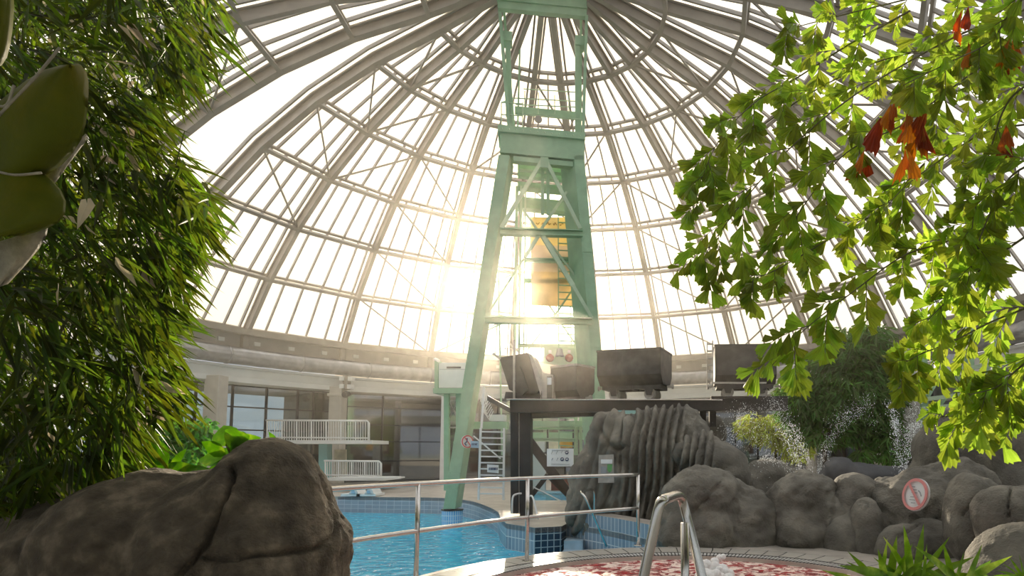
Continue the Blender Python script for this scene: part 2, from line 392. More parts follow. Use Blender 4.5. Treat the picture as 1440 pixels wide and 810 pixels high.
for k in range(1, 3 * NR):
    a = R(-130) + k * R(5.1)
    if -R(70) < a < R(75):
        p = cyl_pt(a, R0 + .28, Z0 - .45); t = Vector((cos(a), -sin(a), 0)); n = Vector((sin(a), cos(a), 0))
        mb.hexa([p - t * .12, p + t * .12, p + t * .12 + n * .1, p - t * .12 + n * .1] + [x + Vector((0, 0, .16)) for x in (p - t * .12, p + t * .12, p + t * .12 + n * .1, p - t * .12 + n * .1)])
mb.build('vent_block', m_white, ring)
# vertical stub posts under each rib
for i, a in enumerate(az):
    if abs(((a + pi) % (2 * pi)) - pi) < R(80):
        MB().beam(cyl_pt(a, R0 + .22, Z0 - .7), cyl_pt(a, R0 + .22, Z0), .22, .25, (sin(a), cos(a), 0)).build('stub_post', m_frame, ring)
# air duct
pts = [cyl_pt(R(-80) + R(165) * k / 60, R0 - .05, Z0 - 1.02) for k in range(61)]
mb = MB(); mb.tube(pts, .36, 16)
for k in range(2, 60, 4): mb.tube([pts[k] + (pts[k - 1] - pts[k]) * .06, pts[k] + (pts[k + 1] - pts[k]) * .06], .375, 16)
tag(mb.build('air_duct', m_duct, None, True), 'long grey round air duct running round the foot of the dome', 'duct')
# unseen near-side hall: flat roof, rear wall, put in to darken the foreground
rf = MB(); revolve(rf, [(R0 + .35, Z0 - .02), (R0 + 11, Z0 - .02)], R(78), R(282), 60); rf.build('ceiling_hall', m_fascia, ring)
revolve(MB(), [(R0 + 11, -.1), (R0 + 11, .7)], R(78), R(282), 60).build('wall_rear', m_wallg); struct(bpy.data.objects['wall_rear'])
wr = thing('window_30', None, None, (CX, CY - R0 - 11, .7), kind='structure')  # unseen rear glazing, opened up to throw fill light on the foreground
revolve(MB(), [(R0 + 11, .7), (R0 + 11, Z0)], R(78), R(282), 60).build('pane', m_win, wr)
mb = MB()
for k in range(35): p = cyl_pt(R(78 + 6 * k), R0 + 11, .7); mb.beam(p, p + Vector((0, 0, Z0 - .7)), .1, .12, (0, 1, 0))
mb.build('frame', m_dark, wr)
# facade bays
def bay(idx, a0, a1, glassm, frames_h, frames_v, rr, z0, z1, fm, t=.07):
    w = thing('window_%d' % idx, None, None, cyl_pt((a0 + a1) / 2, rr, z0), kind='structure')
    gm = MB(); gm.add([cyl_pt(a0, rr, z0), cyl_pt(a1, rr, z0), cyl_pt(a1, rr, z1), cyl_pt(a0, rr, z1)], [(0, 1, 2, 3)]); gm.build('pane', glassm, w)
    fmb = MB(); A, B = cyl_pt(a0, rr, 0), cyl_pt(a1, rr, 0)
    for s in frames_v:
        p = A.lerp(B, s); fmb.beam((p.x, p.y, z0), (p.x, p.y, z1), t, .10, (0, 1, 0))
    for z in frames_h: fmb.beam((A.x, A.y, z), (B.x, B.y, z), .10, t * .8)
    fmb.build('frame', fm, w)
RW = R0 + .9
def az_of(px, rr):      # azimuth where the ray through px meets the ring of radius rr (far side)
    u = (px - PPX) / FP; a = u * u + 1; b = -2 * (u * CX + CY); c = CX ** 2 + CY ** 2 - rr ** 2
    y = (-b + sqrt(b * b - 4 * a * c)) / (2 * a); return atan2(u * y - CX, y - CY)
AZL = {p: az_of(p, RW) for p in (120, 210, 297, 470, 622, 700, 795, 885, 975, 1065, 1160, 1255, 1345, 1430, 1520)}
ks = sorted(AZL)
for n, (p, q) in enumerate(zip(ks[:-1], ks[1:])):
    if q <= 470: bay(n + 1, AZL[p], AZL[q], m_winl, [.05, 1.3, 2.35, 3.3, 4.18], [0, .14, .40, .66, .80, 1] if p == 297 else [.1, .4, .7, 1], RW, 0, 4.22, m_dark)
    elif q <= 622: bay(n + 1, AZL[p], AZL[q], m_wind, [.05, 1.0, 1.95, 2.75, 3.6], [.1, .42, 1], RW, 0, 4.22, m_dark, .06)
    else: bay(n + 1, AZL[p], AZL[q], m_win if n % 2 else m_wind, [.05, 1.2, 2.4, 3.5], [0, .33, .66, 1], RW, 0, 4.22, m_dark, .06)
# rooms behind the glass
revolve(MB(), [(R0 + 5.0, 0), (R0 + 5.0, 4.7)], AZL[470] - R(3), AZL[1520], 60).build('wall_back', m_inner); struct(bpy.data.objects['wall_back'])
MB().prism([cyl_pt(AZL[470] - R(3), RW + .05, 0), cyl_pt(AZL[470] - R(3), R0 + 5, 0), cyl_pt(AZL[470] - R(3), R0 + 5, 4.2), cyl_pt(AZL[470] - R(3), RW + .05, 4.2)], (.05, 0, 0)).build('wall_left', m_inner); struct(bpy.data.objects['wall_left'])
for px in (297, 470):
    a = az_of(px + 4, R0 - .1); mb = MB(); p = cyl_pt(a, R0 - .1, 0)
    mb.box((p.x - .28, p.y - .28, 0), (p.x + .28, p.y + .28, 4.4))
    if px == 470: mb.box((p.x - .34, p.y - .36, 3.95), (p.x + .34, p.y + .3, 4.08))
    tag(mb.build('column', m_col, None, bevel=.02), {297: 'square beige concrete column beside the brightly glazed windows', 470: 'square beige concrete column behind the white railed gallery, with box lamps at its top'}[px], 'column')
for px in (1140, 1235):
    a = az_of(px, R0 - .1); p = cyl_pt(a, R0 - .1, 0); mb = MB(); mb.cyl(p, p + Vector((0, 0, 4.3)), .25, 20)
    tag(mb.build('column', m_col, None, True), {1140: 'round beige column seen through the tree foliage behind the spray', 1235: 'round beige column right of the tree behind the spray'}[px], 'column')
p = G(627, 676, 0); p = P(623, 640, 27.5)
MB().box((p.x - .10, p.y - .1, 0), (p.x + .16, p.y + .1, 4.3)).build('trim_1', m_white); struct(bpy.data.objects['trim_1'])
# outside
revolve(MB(), [(R0 + 5.45, -.06), (R0 + 30, -.08), (400, -.3)]).build('ground', m_ground); struct(bpy.data.objects['ground'])
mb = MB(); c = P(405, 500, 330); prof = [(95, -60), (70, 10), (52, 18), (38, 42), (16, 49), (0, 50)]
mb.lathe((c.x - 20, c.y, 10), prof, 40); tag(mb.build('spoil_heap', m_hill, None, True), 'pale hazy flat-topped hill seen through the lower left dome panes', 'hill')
# floor and pools
water_z = -.5
RC = Vector((.5, 5.9, 0))
def rc(a, r, z=0): return Vector((RC.x + r * sin(a), RC.y + r * cos(a), z))
pool_px = [(475, 698), (540, 699), (620, 700), (660, 704), (685, 712), (700, 720), (704, 728), (712, 736), (752, 742), (790, 740)]
pool = [G(x, y) for x, y in pool_px]
far_n = len(pool)
chan = [Vector((-1.5, 12.1, 0)), Vector((-1.18, 11.75, 0)), P(843, 723, 11.3).xy.to_3d(), P(868, 726, 10.8).xy.to_3d(), P(913, 736, 9.9).xy.to_3d()]
ringp = [rc(a, 3.25) for a in [R(x) for x in (-2, -12, -22, -32, -42, -52, -62, -72, -82)]]
left = [Vector((-3.4, 5.0, 0)), Vector((-8, 5.5, 0)), Vector((-13, 10, 0)), Vector((-12.5, 18, 0))]
hole = spline(pool[:8], 4)[:-1] + pool[7:] + chan + [Vector((.42, 9.9, 0))] + ringp + left
cu = bpy.data.curves.new('floor', 'CURVE'); cu.dimensions = '2D'; cu.fill_mode = 'BOTH'; cu.extrude = .05
def addspl(pts):
    sp = cu.splines.new('POLY'); sp.points.add(len(pts) - 1)
    for q, p in zip(sp.points, pts): q.co = (p[0], p[1], 0, 1)
    sp.use_cyclic_u = True
addspl([cyl_pt(R(k * 5), R0 + 5.5, 0) for k in range(72)]); addspl(hole); addspl([rc(R(k * 6), 2.45) for k in range(60)])
addspl([Vector((-3.6, 18.0, 0)), Vector((-1.75, 18.0, 0)), Vector((-1.9, 23, 0)), Vector((-3.9, 23, 0))])
tmp = bpy.data.objects.new('tmp', cu); COL.objects.link(tmp); dg = bpy.context.evaluated_depsgraph_get()
me = bpy.data.meshes.new_from_object(tmp.evaluated_get(dg)); bpy.data.objects.remove(tmp); me.materials.clear(); me.materials.append(m_deck)
fl = bpy.data.objects.new('floor', me); fl.location.z = -.05; COL.objects.link(fl); struct(fl)
def wallstrip(pts, z0, z1, mat, name):
    mb = MB(); s = 0
    for a, b in zip(pts[:-1], pts[1:]):
        l = (Vector(b) - Vector(a)).length
        mb.add([(a[0], a[1], z0), (b[0], b[1], z0), (b[0], b[1], z1), (a[0], a[1], z1)], [(0, 1, 2, 3)], [[(s, z0), (s + l, z0), (s + l, z1), (s, z1)]]); s += l
    o = mb.build(name, mat); struct(o); return o
H = spline(pool[:8], 4)
wallstrip(H[:21], -1.6, -.0, m_tilef, 'wall_pool'); wallstrip(H[20:] + [pool[8]], -1.6, 0, m_tile, 'wall_peninsula')
wallstrip(pool[8:10], -1.6, 0, m_tiled, 'wall_pier'); wallstrip([pool[9], chan[0]], -1.6, 0, m_tiled, 'wall_channel')
wallstrip(chan[1:], -1.6, .24, m_tile, 'wall_basin'); wallstrip(chan[:2], -1.6, 0, m_tile, 'wall_recess')
kb = MB()
for a, b in zip(chan[1:-1], chan[2:]): kb.add([(a.x, a.y, .24), (b.x, b.y, .24), (b.x + .22, b.y + .35, .24), (a.x + .22, a.y + .35, .24)], [(0, 1, 2, 3)])
kb.build('trim_4', m_deck); struct(bpy.data.objects['trim_4']); wallstrip(ringp[::-1], -1.6, 0, m_tile, 'wall_rim')
def disc(name, mat, pts, z):
    cu2 = bpy.data.curves.new(name, 'CURVE'); cu2.dimensions = '2D'; cu2.fill_mode = 'BOTH'
    sp = cu2.splines.new('POLY'); sp.points.add(len(pts) - 1)
    for q, p in zip(sp.points, pts): q.co = (p[0], p[1], 0, 1)
    sp.use_cyclic_u = True
    t = bpy.data.objects.new('tmp', cu2); COL.objects.link(t); d = bpy.context.evaluated_depsgraph_get()
    me = bpy.data.meshes.new_from_object(t.evaluated_get(d)); bpy.data.objects.remove(t); me.materials.clear(); me.materials.append(mat)
    o = bpy.data.objects.new(name, me); o.location.z = z; COL.objects.link(o); return o
tag(disc('pool_water', m_water, hole, water_z), 'rippling turquoise water filling the big outer pool', 'water', kind='stuff')
tag(disc('pool_water', m_waterf, [(-3.6, 18.0), (-1.75, 18.0), (-1.9, 23), (-3.9, 23)], -.06), 'small patch of blue water far behind the black posts', 'water', kind='stuff')
tag(disc('whirlpool_water', m_red, [rc(R(k * 6), 2.46) for k in range(60)], -.05), 'churning red lit water with pale foam in the round whirlpool in front', 'water', kind='stuff')
MB().lathe((RC.x, RC.y, -1.2), [(0, 0), (2.5, 0), (2.5, 1.2)], 48).build('wall_whirlpool', m_tile); struct(bpy.data.objects['wall_whirlpool'])
# rim: slabs + overflow grating
def annulus(name, mat, r0, r1, z, a0=-180, a1=180, n=90, th=.03):
    mb = MB()
    for k in range(n):
        a, b = R(a0 + (a1 - a0) * k / n), R(a0 + (a1 - a0) * (k + 1) / n); rm = 2.9
        mb.add([rc(a, r0, z), rc(b, r0, z), rc(b, r1, z), rc(a, r1, z)], [(0, 1, 2, 3)], [[(a * rm, 0), (b * rm, 0), (b * rm, r1 - r0), (a * rm, r1 - r0)]])
        mb.add([rc(a, r0, z), rc(b, r0, z), rc(b, r0, z - th), rc(a, r0, z - th)], [(0, 1, 2, 3)], [[(a * rm, 0), (b * rm, 0), (b * rm, .03), (a * rm, .03)]])
    o = mb.build(name, mat); struct(o)
annulus('trim_2', m_grate, 2.46, 2.66, .012); annulus('trim_3', m_rim, 2.68, 3.10, .014)
# pool base shelf, steps in the channel
mb = MB()
for k in range(3): mb.box((-1.46, 10.6 + .42 * k, -1.2), (-.75 - .18 * k, 11.02 + .42 * k, -.56 + .16 * k))
mb.build('stairs', M('pale blue step tiles', (.34, .46, .55), .3)); struct(bpy.data.objects['stairs'])
# ================================================================ HEADFRAME TOWER
TO = Vector((-2.85, 16.2, 0)); TA = R(11)
TX = Vector((cos(TA), sin(TA), 0)); TY = Vector((-sin(TA), cos(TA), 0)); UP = Vector((0, 0, 1))
def T(px, py, off=0.0):     # point of the tower's upright plane (pushed back by off) behind a pixel
    r = ray(px, py); o = TO + TY * off; e = Vector((0, 0, EYE)); t = (o - e).dot(TY) / r.dot(TY); return e + r * t
def tw(p): return Vector(p)
tower = thing('headframe_tower', 'tall pale green steel mine headframe tower rising from the pool to the dome hub', 'tower', (TO.x, TO.y, 0))
def leg(p, q, w, d, bl, br):
    c = []
    for o in (q, p): c += [o, o + TX * w, o + TX * (w + br) + TY * d, o - TX * bl + TY * d]
    g = MB().hexa(c).build('leg', m_green, tower, bevel=.01)
    for k in range(26):
        m = p.lerp(q, (k + .5) / 26)
        for s in (.1, .9): MB().lathe(m + TX * w * s, [(.018, 0), (.014, .012), (0, .015)], 6, axis=-TY).build('rivet', m_green, g, True)
    for t in (.28, .55, .82):
        m = p.lerp(q, t); MB().hexa([m + TX * a + TY * b + UP * z for z in (-.012, .012) for a, b in ((-.01, -.012), (w + .01, -.012), (w + .01, .0), (-.01, .0))]).build('splice_plate', m_green, g)
leg(T(701, 217), T(623, 716), .30, .62, 0, .10)
leg(T(807, 217), T(850, 716), .29, .70, .34, 0)
# head box
mb = MB()
def boxT(mb, x0, y0, x1, y1, off, dep, mi=0):
    a, b, c, d = T(x0, y1, off), T(x1, y1 + (x1 - x0) * .095, off), T(x1, y0 + (x1 - x0) * .095, off), T(x0, y0, off)
    v = TY * dep; mb.hexa([a, b, b + v, a + v, d, c, c + v, d + v], mi); return mb
boxT(mb, 703, 184, 822, 214, 0, .62).build('head_girder', m_green, tower)
boxT(MB(), 700, 175, 823, 184, -.08, .95).build('head_cap', m_green, tower)
hc = bpy.data.objects['head_cap']
for k in range(12): MB().lathe(T(706 + k * 10, 180.5 + k * .95, -.08), [(.02, 0), (.015, .012), (0, .015)], 6, axis=-TY).build('rivet', m_greenl, hc, True)
# girders between the legs
for x0, x1, y0, y1, off, dp_ in ((722, 806, 219, 226, .05, .2), (728, 804, 231, 237, .9, .2), (728, 804, 241, 247, 1.3, .2), (728, 804, 255, 262, 1.6, .35), (728, 804, 276, 291, 1.8, .35)):
    boxT(MB(), x0, y0, x1, y1, off, dp_).build('girder', m_green, tower)
def bar(p, q, w, h, name, mat=None, off=0.0, off2=None, par=None):
    a, b = T(*p, off), T(*q, off if off2 is None else off2); return MB().beam(a, b, w, h, TY).build(name, mat or m_green, par or tower)
def ib(p, q, w, h, name, off=0.0, mat=None):
    a, b = T(*p, off), T(*q, off); return MB().ibeam(a, b, w, h, UP, .025).build(name, mat or m_green, tower)
ib((703, 326), (819, 329), .22, .15, 'cross_beam', -.02); ib((682, 450), (833, 452), .22, .15, 'cross_beam', -.02)
ib((738, 366), (812, 367), .12, .09, 'cross_beam', .9); ib((738, 395), (812, 396), .12, .09, 'cross_beam', 1.4)
for x0, y0, x1, y1, w, off in ((763, 225, 705, 320, .10, 0), (767, 225, 816, 322, .10, 0), (757, 328, 797, 270, .07, .3), (757, 325, 735, 294, .06, .6), (757, 332, 738, 362, .09, 0), (738, 362, 688, 438, .06, .3), (763, 332, 806, 402, .12, 0), (766, 332, 812, 392, .05, .5), (806, 402, 832, 447, .09, 0), (757, 409, 785, 447, .05, 1.4), (806, 406, 778, 447, .05, 1.2), (790, 456, 812, 488, .045, 1.4), (770, 456, 742, 492, .045, 1.4), (682, 466, 706, 455, .04, 1.4)):
    bar((x0, y0), (x1, y1), w, w, 'diagonal', off=off, mat=m_greenl)
for x0, x1 in ((763, 759), (770, 767)): bar((x0, 228), (x1 + 4, 302), .09, .09, 'hanger', off=.3)
MB().beam(T(760, 228, -.03), T(771, 229, -.03), .05, .30, UP).build('gusset_plate', m_green, tower)
# shaft guides behind
for x0, y0, x1, y1, w in ((727, 262, 722, 640, .08), (733, 262, 728, 640, .07), (739, 262, 735, 640, .05), (808, 300, 811, 640, .07), (814, 340, 817, 640, .08), (701, 380, 706, 640, .05)):
    bar((x0, y0), (x1, y1), w, w, 'shaft_guide', m_greenl, 1.5)
for y in (486, 575, 618): ib((728, y), (812, y + 1), .10, .08, 'cross_beam', 1.4, m_greenl)
# upper mast
for a, b, w, off in (((703, 18), (716, 182), .09, .0), ((709, 18), (723, 182), .07, .6), ((714, 50), (718, 184), .14, .15), ((825, 22), (820, 190), .08, 0), ((812, 55), (812, 190), .13, .15), ((817, 24), (816, 190), .06, .5), ((731, 70), (728, 182), .05, 1.2)):
    bar(a, b, w, w, 'mast_post', m_green, off)
for x, y in ((707, 43), (809, 49)): boxT(MB(), x, y, x + 13, y + 13, .05, .35).build('sheave_bracket', m_green, tower)
mb = MB(); boxT(mb, 700, -14, 825, 11, 0, .16); mb.build('top_girder', m_green, tower)
boxT(MB(), 699, -3, 826, -1, -.05, .3).build('top_flange', m_green, tower)
boxT(MB(), 724, 149, 820, 158, 1.2, .12).build('toe_board', m_green, tower)
rl = MB()
for (x0, y0), (x1, y1), off in (((705, 144), (735, 146), .0), ((705, 161), (735, 163), 0), ((725, 138), (819, 143), 1.2), ((725, 147), (819, 151), 1.2), ((705, 144), (725, 138), .6), ((735, 161), (819, 168), 0), ((736, 125), (815, 130), 1.2)): rl.cyl(T(x0, y0, off), T(x1, y1, off), .016, 6)
for x, y0, y1, off in ((705, 144, 180, 0), (735, 144, 180, 0), (712, 146, 165, .3), (757, 130, 160, 1.2), (780, 134, 160, 1.2), (738, 128, 150, 1.2), (800, 134, 160, 1.2)): rl.cyl(T(x, y0, off), T(x, y1, off), .016, 6)
rl.build('platform_railing', m_greenl, tower)
mb = MB(); c = T(757, 168, -.05); mb.lathe(c, [(0, -.03), (.10, -.03), (.11, 0), (.10, .03), (0, .03)], 20, axis=TY); mb.cyl(c - UP * .09, c - UP * .25, .02, 6)
mb.build('beacon', m_frame, tower)
# ladder
ld_ = MB()
for x0, x1 in ((785, 786), (808, 808)): ld_.beam(T(x0, 300, 1.1), T(x1, 640, 1.1), .03, .03)
for k in range(34): y = 303 + k * 9.8; ld_.beam(T(785.5, y, 1.1), T(808, y + 1, 1.1), .03, .03)
ld_.build('ladder', m_green, tower)
# foot columns
for x, nm in ((636, 0), (868, 1)):
    c = T(x, 716, .27); mb = MB(); n = 28; r = .27
    for k in range(n):
        a, b = 2 * pi * k / n, 2 * pi * (k + 1) / n
        q = [Vector((c.x + r * cos(t), c.y + r * sin(t), z)) for t, z in ((a, -1.6), (b, -1.6), (b, c.z - .02), (a, c.z - .02))]
        mb.add(q, [(0, 1, 2, 3)], [[(a * r, -1.6), (b * r, -1.6), (b * r, 0), (a * r, 0)]])
    mb.build('tiled_footing', m_tileb, tower); MB().lathe((c.x, c.y, c.z - .03), [(0, 0), (r * 1.06, 0), (r * 1.06, .03), (0, .03)], 28).build('footing_collar', m_dark, tower)
# banner, lamp board
b0 = [T(746, 305, 1.25), T(785, 303, 1.25), T(785, 431, 1.25), T(747, 429, 1.25)]
ban = thing('hanging_banner', 'faded yellow and tan banner hanging inside the green tower beside its ladder', 'banner', b0[3])
def slab(p, th=.02, n=None): return MB().prism(p, TY * th)
def lerp2(q, u, v): return q[0].lerp(q[1], u).lerp(q[3].lerp(q[2], u), v)
q = [T(746, 305, 1.25), T(810, 306, 1.25), T(809, 432, 1.25), T(747, 429, 1.25)]
slab([lerp2(q, 0, 0), lerp2(q, 1, 0), lerp2(q, 1, .32), lerp2(q, 0, .32)]).build('yellow_panel', m_yband, ban)
slab([lerp2(q, 0, .32), lerp2(q, 1, .32), lerp2(q, 1, .62), lerp2(q, 0, .62)]).build('picture_panel', m_pband, ban)
slab([lerp2(q, 0, .62), lerp2(q, 1, .62), lerp2(q, 1, 1), lerp2(q, 0, 1)]).build('lower_panel', M('lower banner cloth', (.74, .58, .30), .6, 0, .12, 1.5, transl=.45, tv=1.2, sat=.8), ban)
mb = MB(); rr_ = random.Random(3)
x = .12
while x < .92:
    w = rr_.uniform(.02, .045); pts = [lerp2(q, x + w * t, .075 + rr_.uniform(-.018, .018)) - TY * .012 for t in (0, .3, .6, 1)]; mb.tube(pts, .012, 5); x += w + rr_.choice((.012, .012, .05))
mb.build('lettering', M('brown lettering', (.42, .26, .10), .6), ban)
g = thing('signal_board', 'green board with two round red lamps and a bell between them', 'signal board', T(786, 512, .6))
boxT(MB(), 765, 487, 808, 511, .62, .06).build('board', m_greenl, g)
for x in (773.5, 800.5):
    c = T(x, 503, .56); MB().lathe(c, [(0, -.05), (.07, -.04), (.105, 0), (.115, .03), (.115, .06)], 20, axis=TY).build('lamp', m_redl, g, True)
    boxT(MB(), x - 2, 492, x + 2, 496, .56, .04).build('lamp_hood', m_white, g)
MB().lathe(T(787, 501, .5), [(.13, 0), (.11, .05), (.09, .12), (.08, .2), (0, .24)], 14).build('bell', m_gray, g, True)
q = [T(820, 470, .7), T(829, 473, .7), T(830, 506, .7), T(818, 503, .7)]
fg = thing('pennant', 'narrow white pennant with dark script hung beside the right tower leg', 'pennant', q[3]); slab(q, .015).build('cloth', m_white, fg)
mb = MB()
for k in range(6): a = T(823.5 + (k % 2) * 2.2, 476 + k * 3.2, .68); mb.tube([a, a + TX * .03 - UP * .05, a - TX * .02 - UP * .07], .008, 5)
mb.build('script', m_ink, fg)
# small bracket on the guide
mb = MB(); c = T(722, 489, 1.2); mb.beam(T(710, 490, 1.2), T(736, 491, 1.2), .03, .03); mb.cyl(T(710, 486, 1.2), T(710, 494, 1.2), .012, 6); mb.beam(T(716, 482, 1.2), T(731, 497, 1.2), .05, .05); mb.build('pulley_bracket', m_wagonl, tower)
# side stage: green platform with white cabinet
sp = thing('side_stage', 'green steel stage left of the tower carrying a white cabinet', 'platform', P(635, 680, 19))
def bx(mb, x0, y0, x1, y1, d, dep, mi=0):
    a, b, c, e = P(x0, y1, d), P(x1, y1, d), P(x1, y0, d), P(x0, y0, d); v = Vector((0, dep, 0)); return mb.hexa([a, b, b + v, a + v, e, c, c + v, e + v], mi)
bx(MB(), 609, 546, 655, 553, 18.6, 1.0).build('deck_beam', m_green, sp)
for x in (628, 645): bx(MB(), x - 4, 553, x + 3, 690, 18.8, .15).build('post', m_green, sp)
for a, b in (((628, 560), (645, 590)), ((645, 560), (630, 590)), ((628, 601), (648, 601))): MB().beam(P(*a, 18.9), P(*b, 18.9), .05, .05).build('brace', m_frame, sp)
cb = thing('control_cabinet', 'white control cabinet with a dark vent slot on the green side stage', 'cabinet', P(634, 546, 18.7))
bx(MB(), 616, 510, 655, 545.6, 18.75, .7).build('body', m_white, cb, bevel=.01); bx(MB(), 611, 507, 616, 546, 18.7, .75).build('side_panel', m_green, cb)
bx(MB(), 628, 515.5, 648, 518, 18.73, .03).build('vent_slot', m_dark, cb); bx(MB(), 618, 519, 654, 519.5, 18.735, .03).build('door_seam', m_gray, cb)
mb = MB(); mb.cyl(P(612, 505, 18.8), P(617, 507.5, 18.6), .05, 12); mb.cyl(P(614, 509, 18.8), P(614, 506, 18.8), .015, 8)
tag(mb.build('security_camera', m_white, None), 'small white security camera on top of the white cabinet corner', 'camera')
# black trestle
tr = thing('rail_trestle', 'black steel trestle carrying a row of old mine wagons above the rocks', 'trestle', P(738, 722, 13.4))
def trb(x0, y0, x1, y1, d0, d1, h0, h1, dep, name, mat=m_black):
    a, b = P(x0, y0, d0), P(x1, y1, d1); c, e = P(x0, y0 + h0, d0), P(x1, y1 + h1, d1); v = Vector((0, dep, 0))
    return MB().hexa([c, e, e + v, c + v, a, b, b + v, a + v]).build(name, mat, tr, bevel=.006)
trb(717, 561, 1015, 563, 13.2, 13.2, 19, 14, .30, 'beam'); trb(1000, 560, 1108, 560, 13.5, 13.5, 17, 17, .25, 'beam'); trb(745, 578, 860, 578, 13.6, 13.6, 10, 6, .25, 'beam')
trb(712, 560.6, 1016, 561.6, 13.1, 13.1, 1.6, 1.6, .06, 'track_rail', m_steel); trb(1000, 557, 1108, 557, 13.3, 13.3, 2.6, 2.6, .08, 'track_rail')
trb(685, 556, 718, 574, 14.5, 13.3, 7, 7, .2, 'beam')
for x0, x1, yb in ((718, 728, 722), (731, 746, 726)): bx(MB(), x0, 570, x1, yb, 13.45, .30).build('post', m_black, tr)
bx(MB(), 729, 572, 730.4, 722, 13.5, .03).build('cable_strip', m_wagonl, tr)
for x in (984, 998): bx(MB(), x, 577, x + 9, 600, 13.6, .2).build('post', m_black, tr)
bx(MB(), 862, 577, 896, 582, 13.05, .05).build('label_plate', m_teal, tr)
# green floor beams behind the trestle
gb = thing('stage_beams', 'green steel beams of a low stage seen below the black trestle', 'beam', P(760, 680, 17.5))
for (x0, x1, y0, y1, d) in ((745, 850, 592, 600, 17.5), (745, 840, 601, 604, 18), (657, 713, 593, 603, 16.6), (745, 850, 608, 618, 19.5)): bx(MB(), x0, y0, x1, y1, d, .25).build('beam', m_green, gb)
for x in (770, 806, 812): bx(MB(), x - 1, 604, x + 1, 640, 18, .08).build('hanger', m_dark, gb)
bx(MB(), 745, 636, 860, 638, 19.6, .1).build('rail', m_dark, gb)
stl = thing('steel_stair', 'black steel stair stringers descending behind the black posts', 'stair', P(790, 700, 15.5))
for a, b in (((742, 612), (800, 690)), ((742, 622), (792, 690)), ((736, 712), (770, 668)), ((770, 668), (802, 700))): MB().beam(P(*a, 15.6), P(*b, 15.6), .05, .12).build('stringer', m_black, stl)
# wagons
def loft(mb, secs, mi=0):     # secs: rings of equal length
    n = len(secs[0]); b = len(mb.v)
    for s_ in secs: mb.v += [tuple(x) for x in s_]
    for i in range(len(secs) - 1):
        for k in range(n): mb.f.append([b + i * n + k, b + i * n + (k + 1) % n, b + (i + 1) * n + (k + 1) % n, b + (i + 1) * n + k]); mb.mi.append(mi)
    mb.f.append([b + k for k in range(n)][::-1]); mb.mi.append(mi); mb.f.append([b + (len(secs) - 1) * n + k for k in range(n)]); mb.mi.append(mi)
    return mb
def wagon(c, ax, L, Wd, H, label, tub=.34, wheels=True, rim=False, frame_h=.22):
    ax = Vector(ax).normalized(); ay = Vector((-ax.y, ax.x, 0)); c = Vector(c)
    w = thing('mine_wagon', label, 'wagon', c, 'mine wagons on the trestle')
    z0 = frame_h
    prof = [(-.30, 0), (.30, 0), (.5, tub), (.5, 1.0), (.46, 1.0), (.46, tub + .03), (.27, .04), (-.27, .04), (-.46, tub + .03), (-.46, 1.0), (-.5, 1.0), (-.5, tub)]
    secs = [[c + ax * t * L + ay * p * Wd + UP * (z0 + z * H) for p, z in prof] for t in (-.5, .5)]
    tub_ = loft(MB(), secs).build('tub', m_wagon, w)
    solid = [(-.30, 0), (.30, 0), (.5, tub), (.5, 1.0), (-.5, 1.0), (-.5, tub)]
    for t in (-.5, .47):
        a = [c + ax * t * L + ay * p * Wd + UP * (z0 + z * H) for p, z in solid]; MB().prism(a, ax * .03 * L).build('end_plate', m_wagon, w)
    mb = MB()
    top = z0 + H
    cs = [c + ax * sx * L * .5 + ay * sy * Wd * .5 + UP * top for sx, sy in ((-1, -1), (1, -1), (1, 1), (-1, 1))]
    for i in range(4): mb.beam(cs[i], cs[(i + 1) % 4], .035, .045)
    mb.build('rim', m_wagonl if rim else m_wagon, tub_)
    ch = MB()
    for sy in (-.26, .26): ch.beam(c + ax * -L * .46 + ay * sy * Wd + UP * (z0 - .04), c + ax * L * .46 + ay * sy * Wd + UP * (z0 - .04), .06, .10)
    for sx in (-.44, 0, .44): ch.beam(c + ax * sx * L - ay * .3 * Wd + UP * (z0 - .04), c + ax * sx * L + ay * .3 * Wd + UP * (z0 - .04), .07, .09)
    ch.build('chassis', m_wagon, w)
    if wheels:
        for sx in (-.28, .28):
            for sy in (-1, 1):
                p = c + ax * sx * L + ay * sy * .24 * Wd + UP * .115
                MB().lathe(p, [(0, -.03), (.035, -.04), (.035, -.02), (.09, -.02), (.115, -.03), (.115, .0), (.135, .0), (.135, .03), (.03, .03), (0, .03)], 20, axis=ay).build('wheel', m_wagonl, w)
                mb = MB(); q = p - UP * -.03 + ay * sy * .05; mb.hexa([q + ax * a + ay * b * .02 + UP * z for z, s in ((-.06, 1), (.12, 1.7)) for a, b in ((-.06 * s, -1), (.06 * s, -1), (.06 * s, 1), (-.06 * s, 1))]); mb.build('axle_guard', m_wagon, w)
    for s in (-1, 1): mb = MB(); q = c + ax * s * (L * .5 + .02) + UP * (z0 - .02); mb.beam(q, q + ax * s * .12, .05, .05); mb.lathe(q + ax * s * .12, [(0, -.01), (.06, -.01), (.06, .02), (0, .02)], 12, axis=ax); mb.build('buffer', m_wagonl, w)
    return w
zt = P(800, 560, 13.3).z + .01
c = P(893, 560, 13.9); wagon((c.x, c.y, zt), (1, -.30, 0), 1.50, 1.0, .78, 'largest dark wagon, right of the tower leg, its end facing right', .28, frame_h=.31)
c = P(1046, 556, 13.85); wagon((c.x, c.y, zt + .05), (1, -.06, 0), 1.36, .95, .86, 'dark wagon at the right end of the trestle, a pale rack at its left side', .22, frame_h=.28)
c = P(805, 560, 13.7); wagon((c.x, c.y, zt), (1, -.7, 0), .78, .62, .70, 'smallest of the wagons, beside the tilted one, with a pale rim', .2, rim=True, frame_h=.03, wheels=False)
